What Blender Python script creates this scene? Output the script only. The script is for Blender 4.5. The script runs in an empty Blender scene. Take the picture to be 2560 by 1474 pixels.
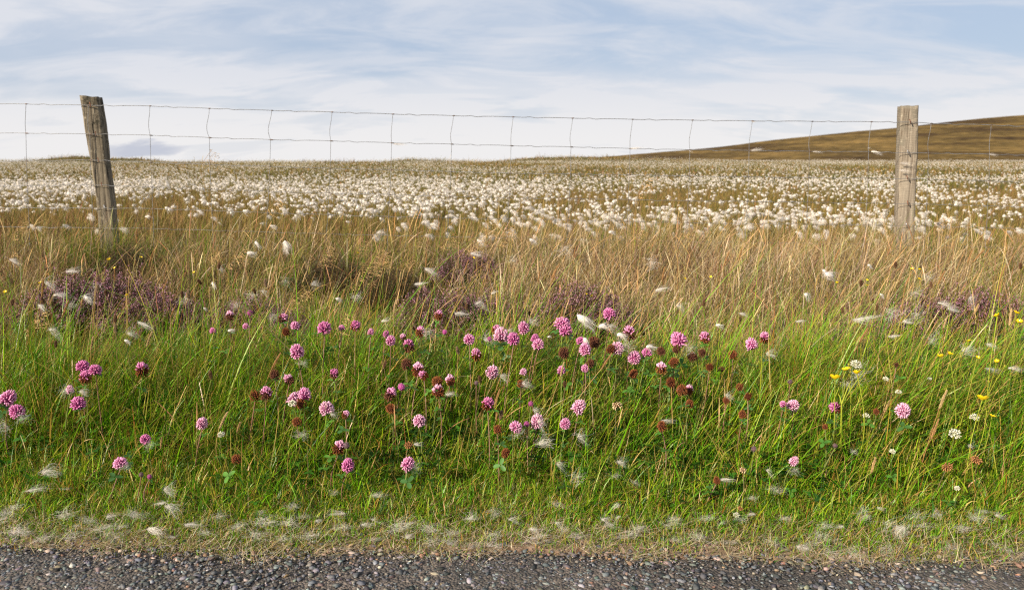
import bpy, math, random
import numpy as np
from mathutils import Vector, Matrix

random.seed(7)
R = np.random.default_rng(11)
C = bpy.context.scene.collection
PI = math.pi

# ------------------------------------------------------------------ camera
FPX, CX, CY = 1900.0, 1280.0, 737.0
CAMZ = 0.75
PITCH = math.atan((CY - 405.0) / FPX)
SP, CP = math.sin(PITCH), math.cos(PITCH)
cd = bpy.data.cameras.new('camera')
cam = bpy.data.objects.new('camera', cd)
C.objects.link(cam)
cam.location = (0, 0, CAMZ)
cam.rotation_euler = (PI / 2 - PITCH, 0, 0)
cd.sensor_width = 36.0
cd.lens = 36.0 * FPX / 2560.0
cd.clip_start = 0.02
cd.clip_end = 3000
cd.dof.use_dof = True
cd.dof.focus_distance = 1.85
cd.dof.aperture_fstop = 6.3
bpy.context.scene.camera = cam


def ray(px, py):
    u = (px - CX) / FPX
    v = (py - CY) / FPX
    return (u, CP - v * SP, -SP - v * CP)


def at(px, py, Y):
    d = ray(px, py)
    k = Y / d[1]
    return (d[0] * k, Y, CAMZ + d[2] * k)


def depth_of(p):
    return p[1] * CP - (p[2] - CAMZ) * SP


def project(p):
    zc = depth_of(p)
    up = p[1] * SP + (p[2] - CAMZ) * CP
    return CX + FPX * p[0] / zc, CY - FPX * up / zc


# ------------------------------------------------------------------ ground
_eL = at(0, 1372, 1.0), at(2560, 1410, 1.0)


def _hit0(px, py):
    d = ray(px, py)
    k = -CAMZ / d[2]
    return d[0] * k, d[1] * k


(_x0, _y0), (_x1, _y1) = _hit0(0, 1372), _hit0(2560, 1410)
EA = (_y1 - _y0) / (_x1 - _x0)
EB = _y0 - EA * _x0


def edge(X):
    X = np.asarray(X, float)
    return EA * X + EB + 0.016 * np.sin(X * 5.3 + 1.0) + 0.011 * np.sin(X * 17.0 + .4) + .008 * np.sin(X * 41.)


_PD = np.array([-9, 0.0, .03, .1, .25, .45, .7, 1.0, 1.4, 2.0, 2.6, 4, 6, 14, 30, 58, 75, 100, 160, 400.])
_PZ = np.array([-.012, -.012, .004, .012, .032, .06, .10, .125, .15, .19, .21, .20, .205, .255, .42, .66, .69, .55, -1.5, -6.])


def fbm(X, Y, s, seed=0.0, n=4):
    X = np.asarray(X, float) / s
    Y = np.asarray(Y, float) / s
    a, o, amp = 0, 1.0, 1.0
    for i in range(n):
        p = seed * 3.1 + i * 1.7
        c, s_ = math.cos(.6 + i * 1.1), math.sin(.6 + i * 1.1)
        x, y = (X * c - Y * s_) * o, (X * s_ + Y * c) * o
        a = a + amp * (np.sin(x + p + 1.3 * np.sin(y * .7 + p * 2)) * np.sin(y * 1.1 + p * .6 + 1.1 * np.sin(x * .8 - p)))
        o *= 2.03
        amp *= .55
    return a / 1.6


def G(X, Y):
    X = np.asarray(X, float)
    Y = np.asarray(Y, float)
    e = EA * np.clip(X, -4, 4) + EB
    d = Y - e
    z = np.interp(d, _PD, _PZ)
    w = np.clip(d / .5, 0, 1)
    z = z + w * .012 * fbm(X, Y, .22, 1.0)
    w2 = np.clip((Y - 2.0) / 3, 0, 1)
    z = z + w2 * .035 * fbm(X, Y, .9, 2.0)
    z = z + .030 * np.clip((Y - 2.15) / .3, 0, 1) * np.clip((6 - Y) / 2, 0, 1) * fbm(X, Y, .27, 6.0, 3)
    z = z - .013 * np.clip((Y - 1.8) / 1.5, 0, 1) * np.clip(X, -4, 4) * np.clip((14 - Y) / 8, 0, 1)
    w3 = np.clip((Y - 10) / 30, 0, 1)
    z = z + w3 * .07 * fbm(X, Y, 6.0, 3.0)
    for bx, by, sx, sy, h in ((-34.5, 62, 2.6, 5, .50), (-30.5, 63, 1.6, 5, .30), (-8.0, 60, 1.5, 5, .24), (-5.4, 61, .9, 4, .14), (1.5, 63, 2.6, 5, .30), (5.5, 64, 3.2, 5, .36), (10, 64, 5, 6, .26), (-21, 62, 2.5, 5, .12), (-14.5, 61, 2.2, 4, .08)):
        z = z + h * np.exp(-((X - bx) / sx) ** 2 - ((Y - by) / sy) ** 2)
    return z


def gz(x, y):
    return float(G(x, y))


def on_ground(px, py, h=0.0):
    lo = 1.0
    Y = 1.0
    while Y < 30:
        p = at(px, py, Y)
        if p[2] <= gz(p[0], p[1]) + h:
            return p
        Y *= 1.004
    return at(px, py, 5.0)


# ------------------------------------------------------------------ materials
def nodes(name):
    m = bpy.data.materials.new(name)
    m.use_nodes = True
    nt = m.node_tree
    nt.nodes.clear()
    out = nt.nodes.new('ShaderNodeOutputMaterial')
    return m, nt, out


def plant_mat(name, transl=.35, rough=.5, spec=.25, noise=0.0, tint=None):
    """a leaf-like surface: natural colour of each blade from the mesh, light passing through it"""
    m, nt, out = nodes(name)
    a = nt.nodes.new('ShaderNodeAttribute')
    a.attribute_name = 'col'
    colout = a.outputs['Color']
    if noise:
        tc = nt.nodes.new('ShaderNodeTexCoord')
        n = nt.nodes.new('ShaderNodeTexNoise')
        n.inputs['Scale'].default_value = noise
        n.inputs['Detail'].default_value = 3
        nt.links.new(tc.outputs['Object'], n.inputs['Vector'])
        mr = nt.nodes.new('ShaderNodeMapRange')
        mr.inputs['From Min'].default_value = .3
        mr.inputs['From Max'].default_value = .7
        mr.inputs['To Min'].default_value = .7
        mr.inputs['To Max'].default_value = 1.25
        nt.links.new(n.outputs['Fac'], mr.inputs['Value'])
        mx = nt.nodes.new('ShaderNodeVectorMath')
        mx.operation = 'SCALE'
        nt.links.new(colout, mx.inputs[0])
        nt.links.new(mr.outputs['Result'], mx.inputs['Scale'])
        colout = mx.outputs['Vector']
    p = nt.nodes.new('ShaderNodeBsdfPrincipled')
    p.inputs['Roughness'].default_value = rough
    p.inputs['Specular IOR Level'].default_value = spec
    nt.links.new(colout, p.inputs['Base Color'])
    t = nt.nodes.new('ShaderNodeBsdfTranslucent')
    nt.links.new(colout, t.inputs['Color'])
    mix = nt.nodes.new('ShaderNodeMixShader')
    mix.inputs['Fac'].default_value = transl
    nt.links.new(p.outputs[0], mix.inputs[1])
    nt.links.new(t.outputs[0], mix.inputs[2])
    nt.links.new(mix.outputs[0], out.inputs['Surface'])
    return m


M_GRASS = plant_mat('grass_blade', .27, .40, .35)
M_DRY = plant_mat('dry_grass_blade', .24, .6, .2)
M_FLORET = plant_mat('clover_floret', .30, .55, .2)
M_BROWN = plant_mat('withered_floret', .12, .8, .1)
M_LEAF = plant_mat('clover_leaf', .25, .5, .3, noise=60)
M_STEM = plant_mat('plant_stem', .15, .55, .2)
M_FLUFF = plant_mat('cotton_fluff', .45, .7, .1)
M_PETAL = plant_mat('buttercup_petal', .25, .22, .5)
M_SEED = plant_mat('grass_seed', .25, .65, .15)
M_STONE = plant_mat('road_chipping', 0.0, .75, .25, noise=220)


def ground_mat():
    m, nt, out = nodes('peaty_soil')
    tc = nt.nodes.new('ShaderNodeTexCoord')
    n1 = nt.nodes.new('ShaderNodeTexNoise')
    n1.inputs['Scale'].default_value = 1.1
    n1.inputs['Detail'].default_value = 9
    n1.inputs['Roughness'].default_value = .65
    nt.links.new(tc.outputs['Object'], n1.inputs['Vector'])
    r1 = nt.nodes.new('ShaderNodeValToRGB')
    el = r1.color_ramp.elements
    el[0].position = .32
    el[0].color = (.055, .045, .018, 1)
    el[1].position = .68
    el[1].color = (.15, .105, .040, 1)
    e = el.new(.5)
    e.color = (.085, .075, .022, 1)
    nt.links.new(n1.outputs['Fac'], r1.inputs['Fac'])
    n2 = nt.nodes.new('ShaderNodeTexNoise')
    n2.inputs['Scale'].default_value = 70
    n2.inputs['Detail'].default_value = 6
    nt.links.new(tc.outputs['Object'], n2.inputs['Vector'])
    at_ = nt.nodes.new('ShaderNodeAttribute')
    at_.attribute_name = 'dirt'
    dr = nt.nodes.new('ShaderNodeValToRGB')
    dr.color_ramp.elements[0].color = (.10, .065, .045, 1)
    dr.color_ramp.elements[0].position = .35
    dr.color_ramp.elements[1].color = (.27, .185, .135, 1)
    dr.color_ramp.elements[1].position = .65
    nt.links.new(n2.outputs['Fac'], dr.inputs['Fac'])
    mx = nt.nodes.new('ShaderNodeMix')
    mx.data_type = 'RGBA'
    nt.links.new(at_.outputs['Fac'], mx.inputs[0])
    nt.links.new(r1.outputs[0], mx.inputs[6])
    nt.links.new(dr.outputs[0], mx.inputs[7])
    p = nt.nodes.new('ShaderNodeBsdfPrincipled')
    p.inputs['Roughness'].default_value = .95
    p.inputs['Specular IOR Level'].default_value = .1
    nt.links.new(mx.outputs[2], p.inputs['Base Color'])
    b = nt.nodes.new('ShaderNodeBump')
    b.inputs['Strength'].default_value = .7
    b.inputs['Distance'].default_value = .01
    nt.links.new(n2.outputs['Fac'], b.inputs['Height'])
    nt.links.new(b.outputs[0], p.inputs['Normal'])
    nt.links.new(p.outputs[0], out.inputs['Surface'])
    return m


def road_mat():
    m, nt, out = nodes('chip_seal_asphalt')
    tc = nt.nodes.new('ShaderNodeTexCoord')
    v = nt.nodes.new('ShaderNodeTexVoronoi')
    v.inputs['Scale'].default_value = 190
    nt.links.new(tc.outputs['Object'], v.inputs['Vector'])
    n = nt.nodes.new('ShaderNodeTexNoise')
    n.inputs['Scale'].default_value = 9
    n.inputs['Detail'].default_value = 8
    n.inputs['Roughness'].default_value = .7
    nt.links.new(tc.outputs['Object'], n.inputs['Vector'])
    r = nt.nodes.new('ShaderNodeValToRGB')
    r.color_ramp.elements[0].position = .38
    r.color_ramp.elements[0].color = (.036, .033, .030, 1)
    r.color_ramp.elements[1].position = .68
    r.color_ramp.elements[1].color = (.125, .102, .085, 1)
    nt.links.new(n.outputs['Fac'], r.inputs['Fac'])
    hs = nt.nodes.new('ShaderNodeSeparateColor')
    nt.links.new(v.outputs['Color'], hs.inputs[0])
    mr = nt.nodes.new('ShaderNodeMapRange')
    mr.inputs['To Min'].default_value = .55
    mr.inputs['To Max'].default_value = 1.7
    nt.links.new(hs.outputs[0], mr.inputs['Value'])
    sc = nt.nodes.new('ShaderNodeVectorMath')
    sc.operation = 'SCALE'
    nt.links.new(r.outputs[0], sc.inputs[0])
    nt.links.new(mr.outputs[0], sc.inputs['Scale'])
    p = nt.nodes.new('ShaderNodeBsdfPrincipled')
    p.inputs['Roughness'].default_value = .85
    nt.links.new(sc.outputs[0], p.inputs['Base Color'])
    b = nt.nodes.new('ShaderNodeBump')
    b.inputs['Strength'].default_value = 1.0
    b.inputs['Distance'].default_value = .004
    b.invert = True
    nt.links.new(v.outputs['Distance'], b.inputs['Height'])
    nt.links.new(b.outputs[0], p.inputs['Normal'])
    nt.links.new(p.outputs[0], out.inputs['Surface'])
    return m


def hill_mat():
    m, nt, out = nodes('moor_hillside')
    tc = nt.nodes.new('ShaderNodeTexCoord')
    mp = nt.nodes.new('ShaderNodeMapping')
    mp.inputs['Scale'].default_value = (.016, .012, .26)
    mp.inputs['Rotation'].default_value = (0, math.radians(5), 0)
    nt.links.new(tc.outputs['Object'], mp.inputs['Vector'])
    n = nt.nodes.new('ShaderNodeTexNoise')
    n.inputs['Scale'].default_value = 1.6
    n.inputs['Detail'].default_value = 9
    n.inputs['Roughness'].default_value = .66
    nt.links.new(mp.outputs[0], n.inputs['Vector'])
    r = nt.nodes.new('ShaderNodeValToRGB')
    el = r.color_ramp.elements
    el[0].position = .36
    el[0].color = (.038, .022, .012, 1)
    el[1].position = .66
    el[1].color = (.205, .132, .045, 1)
    e = el.new(.5)
    e.color = (.110, .074, .025, 1)
    nt.links.new(n.outputs['Fac'], r.inputs['Fac'])
    n2 = nt.nodes.new('ShaderNodeTexNoise')
    n2.inputs['Scale'].default_value = .35
    n2.inputs['Detail'].default_value = 8
    nt.links.new(tc.outputs['Object'], n2.inputs['Vector'])
    mr = nt.nodes.new('ShaderNodeMapRange')
    mr.inputs['From Min'].default_value = .3
    mr.inputs['From Max'].default_value = .7
    mr.inputs['To Min'].default_value = .5
    mr.inputs['To Max'].default_value = 1.5
    nt.links.new(n2.outputs['Fac'], mr.inputs['Value'])
    sc = nt.nodes.new('ShaderNodeVectorMath')
    sc.operation = 'SCALE'
    nt.links.new(r.outputs[0], sc.inputs[0])
    nt.links.new(mr.outputs[0], sc.inputs['Scale'])
    p = nt.nodes.new('ShaderNodeBsdfPrincipled')
    p.inputs['Roughness'].default_value = 1.0
    p.inputs['Specular IOR Level'].default_value = .05
    nt.links.new(sc.outputs[0], p.inputs['Base Color'])
    b = nt.nodes.new('ShaderNodeBump')
    b.inputs['Strength'].default_value = .8
    b.inputs['Distance'].default_value = .8
    nt.links.new(n2.outputs['Fac'], b.inputs['Height'])
    nt.links.new(b.outputs[0], p.inputs['Normal'])
    nt.links.new(p.outputs[0], out.inputs['Surface'])
    return m


def wood_mat(name, light, dark, moss, saw):
    m, nt, out = nodes(name)
    tc = nt.nodes.new('ShaderNodeTexCoord')
    mp = nt.nodes.new('ShaderNodeMapping')
    mp.inputs['Scale'].default_value = (95, 95, 3.0)
    nt.links.new(tc.outputs['Object'], mp.inputs['Vector'])
    n = nt.nodes.new('ShaderNodeTexNoise')
    n.inputs['Scale'].default_value = 1.0
    n.inputs['Detail'].default_value = 8
    n.inputs['Roughness'].default_value = .65
    n.inputs['Distortion'].default_value = .4
    nt.links.new(mp.outputs[0], n.inputs['Vector'])
    r = nt.nodes.new('ShaderNodeValToRGB')
    el = r.color_ramp.elements
    el[0].position = .33
    el[0].color = (*dark, 1)
    el[1].position = .6
    el[1].color = (*light, 1)
    nt.links.new(n.outputs['Fac'], r.inputs['Fac'])
    # lichen and weather stains in patches
    n2 = nt.nodes.new('ShaderNodeTexNoise')
    n2.inputs['Scale'].default_value = 17
    n2.inputs['Detail'].default_value = 7
    n2.inputs['Roughness'].default_value = .7
    nt.links.new(tc.outputs['Object'], n2.inputs['Vector'])
    sx = nt.nodes.new('ShaderNodeSeparateXYZ')
    nt.links.new(tc.outputs['Object'], sx.inputs[0])
    hr = nt.nodes.new('ShaderNodeMapRange')
    hr.inputs['From Min'].default_value = .35
    hr.inputs['From Max'].default_value = .98
    hr.inputs['To Min'].default_value = -.18
    hr.inputs['To Max'].default_value = .12
    nt.links.new(sx.outputs['Z'], hr.inputs['Value'])
    ad = nt.nodes.new('ShaderNodeMath')
    ad.operation = 'ADD'
    nt.links.new(n2.outputs['Fac'], ad.inputs[0])
    nt.links.new(hr.outputs[0], ad.inputs[1])
    r2 = nt.nodes.new('ShaderNodeValToRGB')
    r2.color_ramp.elements[0].position = .47
    r2.color_ramp.elements[0].color = (0, 0, 0, 1)
    r2.color_ramp.elements[1].position = .62
    r2.color_ramp.elements[1].color = (1, 1, 1, 1)
    nt.links.new(ad.outputs[0], r2.inputs['Fac'])
    mx = nt.nodes.new('ShaderNodeMix')
    mx.data_type = 'RGBA'
    nt.links.new(r2.outputs[0], mx.inputs[0])
    nt.links.new(r.outputs[0], mx.inputs[6])
    mx.inputs[7].default_value = (*moss, 1)
    # small pale lichen spots
    n3 = nt.nodes.new('ShaderNodeTexNoise')
    n3.inputs['Scale'].default_value = 60
    n3.inputs['Detail'].default_value = 4
    nt.links.new(tc.outputs['Object'], n3.inputs['Vector'])
    r3 = nt.nodes.new('ShaderNodeValToRGB')
    r3.color_ramp.elements[0].position = .60
    r3.color_ramp.elements[0].color = (0, 0, 0, 1)
    r3.color_ramp.elements[1].position = .70
    r3.color_ramp.elements[1].color = (.55, .55, .55, 1)
    nt.links.new(n3.outputs['Fac'], r3.inputs['Fac'])
    mx2 = nt.nodes.new('ShaderNodeMix')
    mx2.data_type = 'RGBA'
    nt.links.new(r3.outputs[0], mx2.inputs[0])
    nt.links.new(mx.outputs[2], mx2.inputs[6])
    mx2.inputs[7].default_value = (light[0] * 1.35, light[1] * 1.4, light[2] * 1.4, 1)
    p = nt.nodes.new('ShaderNodeBsdfPrincipled')
    p.inputs['Roughness'].default_value = .9
    p.inputs['Specular IOR Level'].default_value = .12
    nt.links.new(mx2.outputs[2], p.inputs['Base Color'])
    b = nt.nodes.new('ShaderNodeBump')
    b.inputs['Strength'].default_value = .9
    b.inputs['Distance'].default_value = .004
    hsum = nt.nodes.new('ShaderNodeMath')
    hsum.operation = 'MULTIPLY_ADD'
    if saw:
        w = nt.nodes.new('ShaderNodeTexWave')
        w.bands_direction = 'Z'
        w.inputs['Scale'].default_value = 38
        w.inputs['Distortion'].default_value = 5.0
        w.inputs['Detail'].default_value = 2
        nt.links.new(tc.outputs['Object'], w.inputs['Vector'])
        nt.links.new(w.outputs['Fac'], hsum.inputs[0])
    else:
        nt.links.new(n2.outputs['Fac'], hsum.inputs[0])
    hsum.inputs[1].default_value = .12 if saw else .5
    nt.links.new(n.outputs['Fac'], hsum.inputs[2])
    nt.links.new(hsum.outputs[0], b.inputs['Height'])
    nt.links.new(b.outputs[0], p.inputs['Normal'])
    nt.links.new(p.outputs[0], out.inputs['Surface'])
    return m


def metal_mat(name, col, metallic, rough, rust=None):
    m, nt, out = nodes(name)
    p = nt.nodes.new('ShaderNodeBsdfPrincipled')
    p.inputs['Metallic'].default_value = metallic
    p.inputs['Roughness'].default_value = rough
    tc = nt.nodes.new('ShaderNodeTexCoord')
    n = nt.nodes.new('ShaderNodeTexNoise')
    n.inputs['Scale'].default_value = 25
    n.inputs['Detail'].default_value = 5
    nt.links.new(tc.outputs['Object'], n.inputs['Vector'])
    r = nt.nodes.new('ShaderNodeValToRGB')
    r.color_ramp.elements[0].position = .4
    r.color_ramp.elements[1].position = .62
    r.color_ramp.elements[0].color = (*col, 1)
    r.color_ramp.elements[1].color = (*(rust or col), 1)
    nt.links.new(n.outputs['Fac'], r.inputs['Fac'])
    nt.links.new(r.outputs[0], p.inputs['Base Color'])
    nt.links.new(p.outputs[0], out.inputs['Surface'])
    return m


# ------------------------------------------------------------------ mesh helpers
def build(name, V, F, col=None, mat=None, smooth=False, parent=None, link=True, attrs=None):
    """one mesh object out of arrays; F is an (N,3|4) array or a list of such"""
    V = np.asarray(V, np.float32).reshape(-1, 3)
    Fs = F if isinstance(F, list) else [F]
    Fs = [np.asarray(f, np.int32) for f in Fs if len(f)]
    me = bpy.data.meshes.new(name)
    me.vertices.add(len(V))
    me.vertices.foreach_set('co', V.ravel())
    loops = np.concatenate([f.ravel() for f in Fs])
    tot = np.concatenate([np.full(len(f), f.shape[1], np.int32) for f in Fs])
    st = np.concatenate([[0], np.cumsum(tot)[:-1]]).astype(np.int32)
    me.loops.add(len(loops))
    me.loops.foreach_set('vertex_index', loops)
    me.polygons.add(len(tot))
    me.polygons.foreach_set('loop_start', st)
    me.polygons.foreach_set('loop_total', tot)
    if smooth:
        me.polygons.foreach_set('use_smooth', np.ones(len(tot), bool))
    me.update(calc_edges=True)
    if col is not None:
        c = np.ones((len(V), 4), np.float32)
        c[:, :3] = np.asarray(col, np.float32).reshape(-1, 3) if np.ndim(col) > 1 else np.asarray(col)
        a = me.attributes.new('col', 'FLOAT_COLOR', 'POINT')
        a.data.foreach_set('color', c.ravel())
    for k, v in (attrs or {}).items():
        a = me.attributes.new(k, 'FLOAT', 'POINT')
        a.data.foreach_set('value', np.asarray(v, np.float32).ravel())
    if mat:
        me.materials.append(mat)
    if not link:
        return me
    return put(name, me, parent)


def put(name, me, parent=None, loc=(0, 0, 0), rot=(0, 0, 0), sc=1.0):
    o = bpy.data.objects.new(name, me)
    C.objects.link(o)
    o.location = loc
    o.rotation_euler = rot
    o.scale = (sc, sc, sc) if np.ndim(sc) == 0 else sc
    if parent:
        o.parent = parent
    return o


def tag(o, label=None, cat=None, group=None, kind=None):
    if label:
        o['label'] = label
    if cat:
        o['category'] = cat
    if group:
        o['group'] = group
    if kind or cat:
        o['kind'] = kind or 'thing'
    return o


def empty(name, loc):
    o = bpy.data.objects.new(name, None)
    o.empty_display_size = .02
    C.objects.link(o)
    o.location = loc
    return o


def merge(parts):
    Vs, Fs, Cs, off = [], [], [], 0
    for V, F, Cc in parts:
        V = np.asarray(V, float).reshape(-1, 3)
        Cc = np.asarray(Cc, float)
        if Cc.ndim == 1:
            Cc = np.tile(Cc, (len(V), 1))
        Vs.append(V)
        Cs.append(Cc.reshape(-1, 3))
        for f in (F if isinstance(F, list) else [F]):
            if len(f):
                Fs.append(np.asarray(f) + off)
        off += len(V)
    return np.concatenate(Vs), Fs, np.concatenate(Cs)


def ribbons(P, W, side, col):
    """P (N,K,3) centre lines, W (N,K) half widths, side (N,3) or (N,K,3), col (N,K,3)"""
    P = np.asarray(P, float)
    N, K, _ = P.shape
    side = np.asarray(side, float)
    if side.ndim == 2:
        side = side[:, None, :]
    o = side * np.asarray(W)[:, :, None]
    V = np.stack([P - o, P + o], 2).reshape(-1, 3)
    base = (np.arange(N) * K * 2)[:, None] + (np.arange(K - 1) * 2)[None, :]
    F = np.stack([base, base + 1, base + 3, base + 2], -1).reshape(-1, 4)
    col = np.broadcast_to(np.asarray(col, float), (N, K, 3))
    cc = np.repeat(col[:, :, None, :], 2, 2).reshape(-1, 3)
    return V, F, cc


def tubes(P, Rr, col, M=5):
    P = np.asarray(P, float)
    N, K, _ = P.shape
    T = np.gradient(P, axis=1)
    T /= np.linalg.norm(T, axis=2, keepdims=True) + 1e-9
    ref = np.where(np.abs(T[..., 1:2]) < .9, np.array([0, 1., 0]), np.array([1., 0, 0]))
    A = np.cross(T, ref)
    A /= np.linalg.norm(A, axis=2, keepdims=True) + 1e-9
    B = np.cross(T, A)
    an = np.linspace(0, 2 * PI, M, endpoint=False)
    Rr = np.broadcast_to(np.asarray(Rr, float), (N, K))
    V = P[:, :, None, :] + Rr[:, :, None, None] * (A[:, :, None, :] * np.cos(an)[:, None] + B[:, :, None, :] * np.sin(an)[:, None])
    V = V.reshape(-1, 3)
    b = (np.arange(N) * K * M)[:, None, None] + (np.arange(K - 1) * M)[None, :, None]
    j = np.arange(M)[None, None, :]
    j2 = (j + 1) % M
    F = np.stack([b + j, b + j2, b + M + j2, b + M + j], -1).reshape(-1, 4)
    col = np.broadcast_to(np.asarray(col, float), (N, K, 3))
    return V, F, np.repeat(col[:, :, None, :], M, 2).reshape(-1, 3)


def ico(sub=1):
    import bmesh
    bm = bmesh.new()
    bmesh.ops.create_icosphere(bm, subdivisions=sub, radius=1.0)
    V = np.array([v.co[:] for v in bm.verts])
    F = np.array([[v.index for v in f.verts] for f in bm.faces])
    bm.free()
    return V, F


def stems_curve(root, L, th0, th1, az, K):
    """bent centre lines: angle from vertical grows from th0 to th0+th1 towards azimuth az"""
    N = len(root)
    t = (np.arange(K - 1) + .5) / (K - 1)
    th = th0[:, None] + th1[:, None] * t[None] ** 1.4
    ds = (L / (K - 1))[:, None]
    h = np.concatenate([np.zeros((N, 1)), np.cumsum(np.sin(th) * ds, 1)], 1)
    z = np.concatenate([np.zeros((N, 1)), np.cumsum(np.cos(th) * ds, 1)], 1)
    P = np.empty((N, K, 3))
    P[:, :, 0] = root[:, None, 0] + h * np.cos(az)[:, None]
    P[:, :, 1] = root[:, None, 1] + h * np.sin(az)[:, None]
    P[:, :, 2] = root[:, None, 2] + z
    return P


def blades(root, L, th0, th1, az, w, c0, c1, K=5, taper=.8):
    N = len(root)
    P = stems_curve(root, L, th0, th1, az, K)
    t = np.linspace(0, 1, K)
    W = w[:, None] * np.maximum(.06, (1 - t[None] ** 1.5)) ** taper * .5
    sa = az + PI / 2 + R.normal(0, .7, N)
    side = np.stack([np.cos(sa), np.sin(sa), np.zeros(N)], 1)
    tt = t[None, :, None] ** 1.3
    col = c0[:, None, :] * (1 - tt) + c1[:, None, :] * tt
    return ribbons(P, W, side, col)


def pick(pal, probs, n, jit=.18):
    pal = np.array(pal)
    probs = np.asarray(probs, float)
    if probs.ndim == 1:
        i = R.choice(len(pal), n, p=probs / probs.sum())
    else:
        c = np.cumsum(probs / probs.sum(1, keepdims=True), 1)
        i = (R.random((n, 1)) > c).sum(1).clip(0, len(pal) - 1)
    c = pal[i] * (1 + R.normal(0, jit, (n, 1))) * (1 + R.normal(0, .07, (n, 3)))
    return np.clip(c, .004, .9)


def smooth(a, b, x):
    t = np.clip((np.asarray(x, float) - a) / (b - a), 0, 1)
    return t * t * (3 - 2 * t)


def scatter(n, y0, y1, pw=1.0, half=.72, add=.45):
    """random ground points in the wedge the camera looks over (plus a margin either side)"""
    m = int(n * 1.0)
    Y = y0 + (y1 - y0) * R.random(m * 3)
    wmax = half * y1 + add
    keep = R.random(m * 3) < ((half * Y + add) / wmax) * (y0 / Y) ** (pw - 1)
    Y = Y[keep]
    X = (R.random(len(Y)) * 2 - 1) * (half * Y + add)
    return X[:m], Y[:m]


# ------------------------------------------------------------------ setting: road, ground, hill, sky
xs = np.linspace(-7, 7, 281)
ys = np.concatenate([np.linspace(-3.2, .6, 12), np.linspace(.7, 1.0, 12)])
rv = []
rows = 26
for i in range(rows):
    f = i / (rows - 1)
    yy = -3.0 * (1 - f) ** 2 + (edge(xs) + .03) * (1 - (1 - f) ** 2)
    zz = .0015 * np.sin(xs * 7 + yy * 11)
    zz = zz - .006 * smooth(-.05, .03, yy - edge(xs))
    rv.append(np.stack([xs, yy, zz], 1))
rv = np.concatenate(rv)
n = len(xs)
idx = np.arange((rows - 1) * n).reshape(rows - 1, n)[:, :-1]
RF = np.stack([idx, idx + 1, idx + n + 1, idx + n], -1).reshape(-1, 4)
tag(build('road', rv, RF, mat=road_mat(), smooth=True), kind='structure')

us = np.linspace(-1, 1, 260)
yy = np.concatenate([np.linspace(.95, 2.3, 110), np.geomspace(2.32, 15, 130), np.geomspace(15.4, 90, 110), np.geomspace(93, 420, 24)])
gx = us[None] * (2.6 + yy[:, None] * 1.15)
gy = np.repeat(yy[:, None], len(us), 1)
gzv = G(gx, gy)
dd = gy - edge(gx)
dirt = (1 - smooth(.0, .075, dd + .035 * fbm(gx, gy, .12, 5))).ravel() * .9
GV = np.stack([gx, gy, gzv], -1).reshape(-1, 3)
n = len(us)
idx = np.arange((len(yy) - 1) * n).reshape(len(yy) - 1, n)[:, :-1]
GF = np.stack([idx, idx + 1, idx + n + 1, idx + n], -1).reshape(-1, 4)
tag(build('ground', GV, GF, mat=ground_mat(), smooth=True, attrs={'dirt': dirt}), kind='structure')

# the hill rising on the right, far beyond the moor
HD = 330.0
hx_px = np.array([1180, 1400, 1500, 1600, 1720, 1822, 1923, 2025, 2126, 2228, 2328, 2430, 2560, 2900, 3500, 4200, 5200.])
hy_px = np.array([412, 401, 393, 384.5, 373, 363, 350, 338.5, 328.5, 318.5, 306, 296, 287, 262, 235, 232, 260.])
hX = (hx_px - CX) / FPX * HD * 1.015
hH = CAMZ + (405 - hy_px) / FPX * HD
u = np.linspace(hX[0] - 30, hX[-1], 240)
crest = np.interp(u, hX, hH)
kern = np.ones(7) / 7
crest = np.convolve(np.pad(crest, 3, 'edge'), kern, 'valid')
crest[0] = -3
HV = []
rows = 50
for j in range(rows):
    f = j / (rows - 1)            # 0 = foot of the slope, 1 = beyond the crest
    Y = 120 + (HD + 140 - 120) * f
    t_ = (Y - 120) / (HD - 120)
    k = t_ ** 1.35 if t_ <= 1 else 1 - .5 * (t_ - 1) ** 2
    X = u * (Y / HD)
    z = -4.0 + (crest + 4.0) * k * 1.0
    z = z + (.35 * fbm(X, Y + 0 * X, 26, 7) + .12 * fbm(X, Y + 0 * X, 7, 8)) * k
    HV.append(np.stack([X, np.full_like(u, Y), z], 1))
HV = np.concatenate(HV)
n = len(u)
idx = np.arange((rows - 1) * n).reshape(rows - 1, n)[:, :-1]
HF = np.stack([idx, idx + 1, idx + n + 1, idx + n], -1).reshape(-1, 4)
tag(build('hill', HV, HF, mat=hill_mat(), smooth=True), kind='structure')

SUN = Vector((-.69, -.59, .46)).normalized()
w = bpy.data.worlds.new('World')
bpy.context.scene.world = w
w.use_nodes = True
nt = w.node_tree
nt.nodes.clear()
L = nt.links.new


def N(t, **k):
    x = nt.nodes.new(t)
    for a, b in k.items():
        setattr(x, a, b)
    return x


def MATH(op, a, b=None, c=None, clamp=False):
    x = N('ShaderNodeMath', operation=op, use_clamp=clamp)
    for i, v in enumerate((a, b, c)):
        if v is None:
            continue
        if isinstance(v, (int, float)):
            x.inputs[i].default_value = v
        else:
            L(v, x.inputs[i])
    return x.outputs[0]


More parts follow.
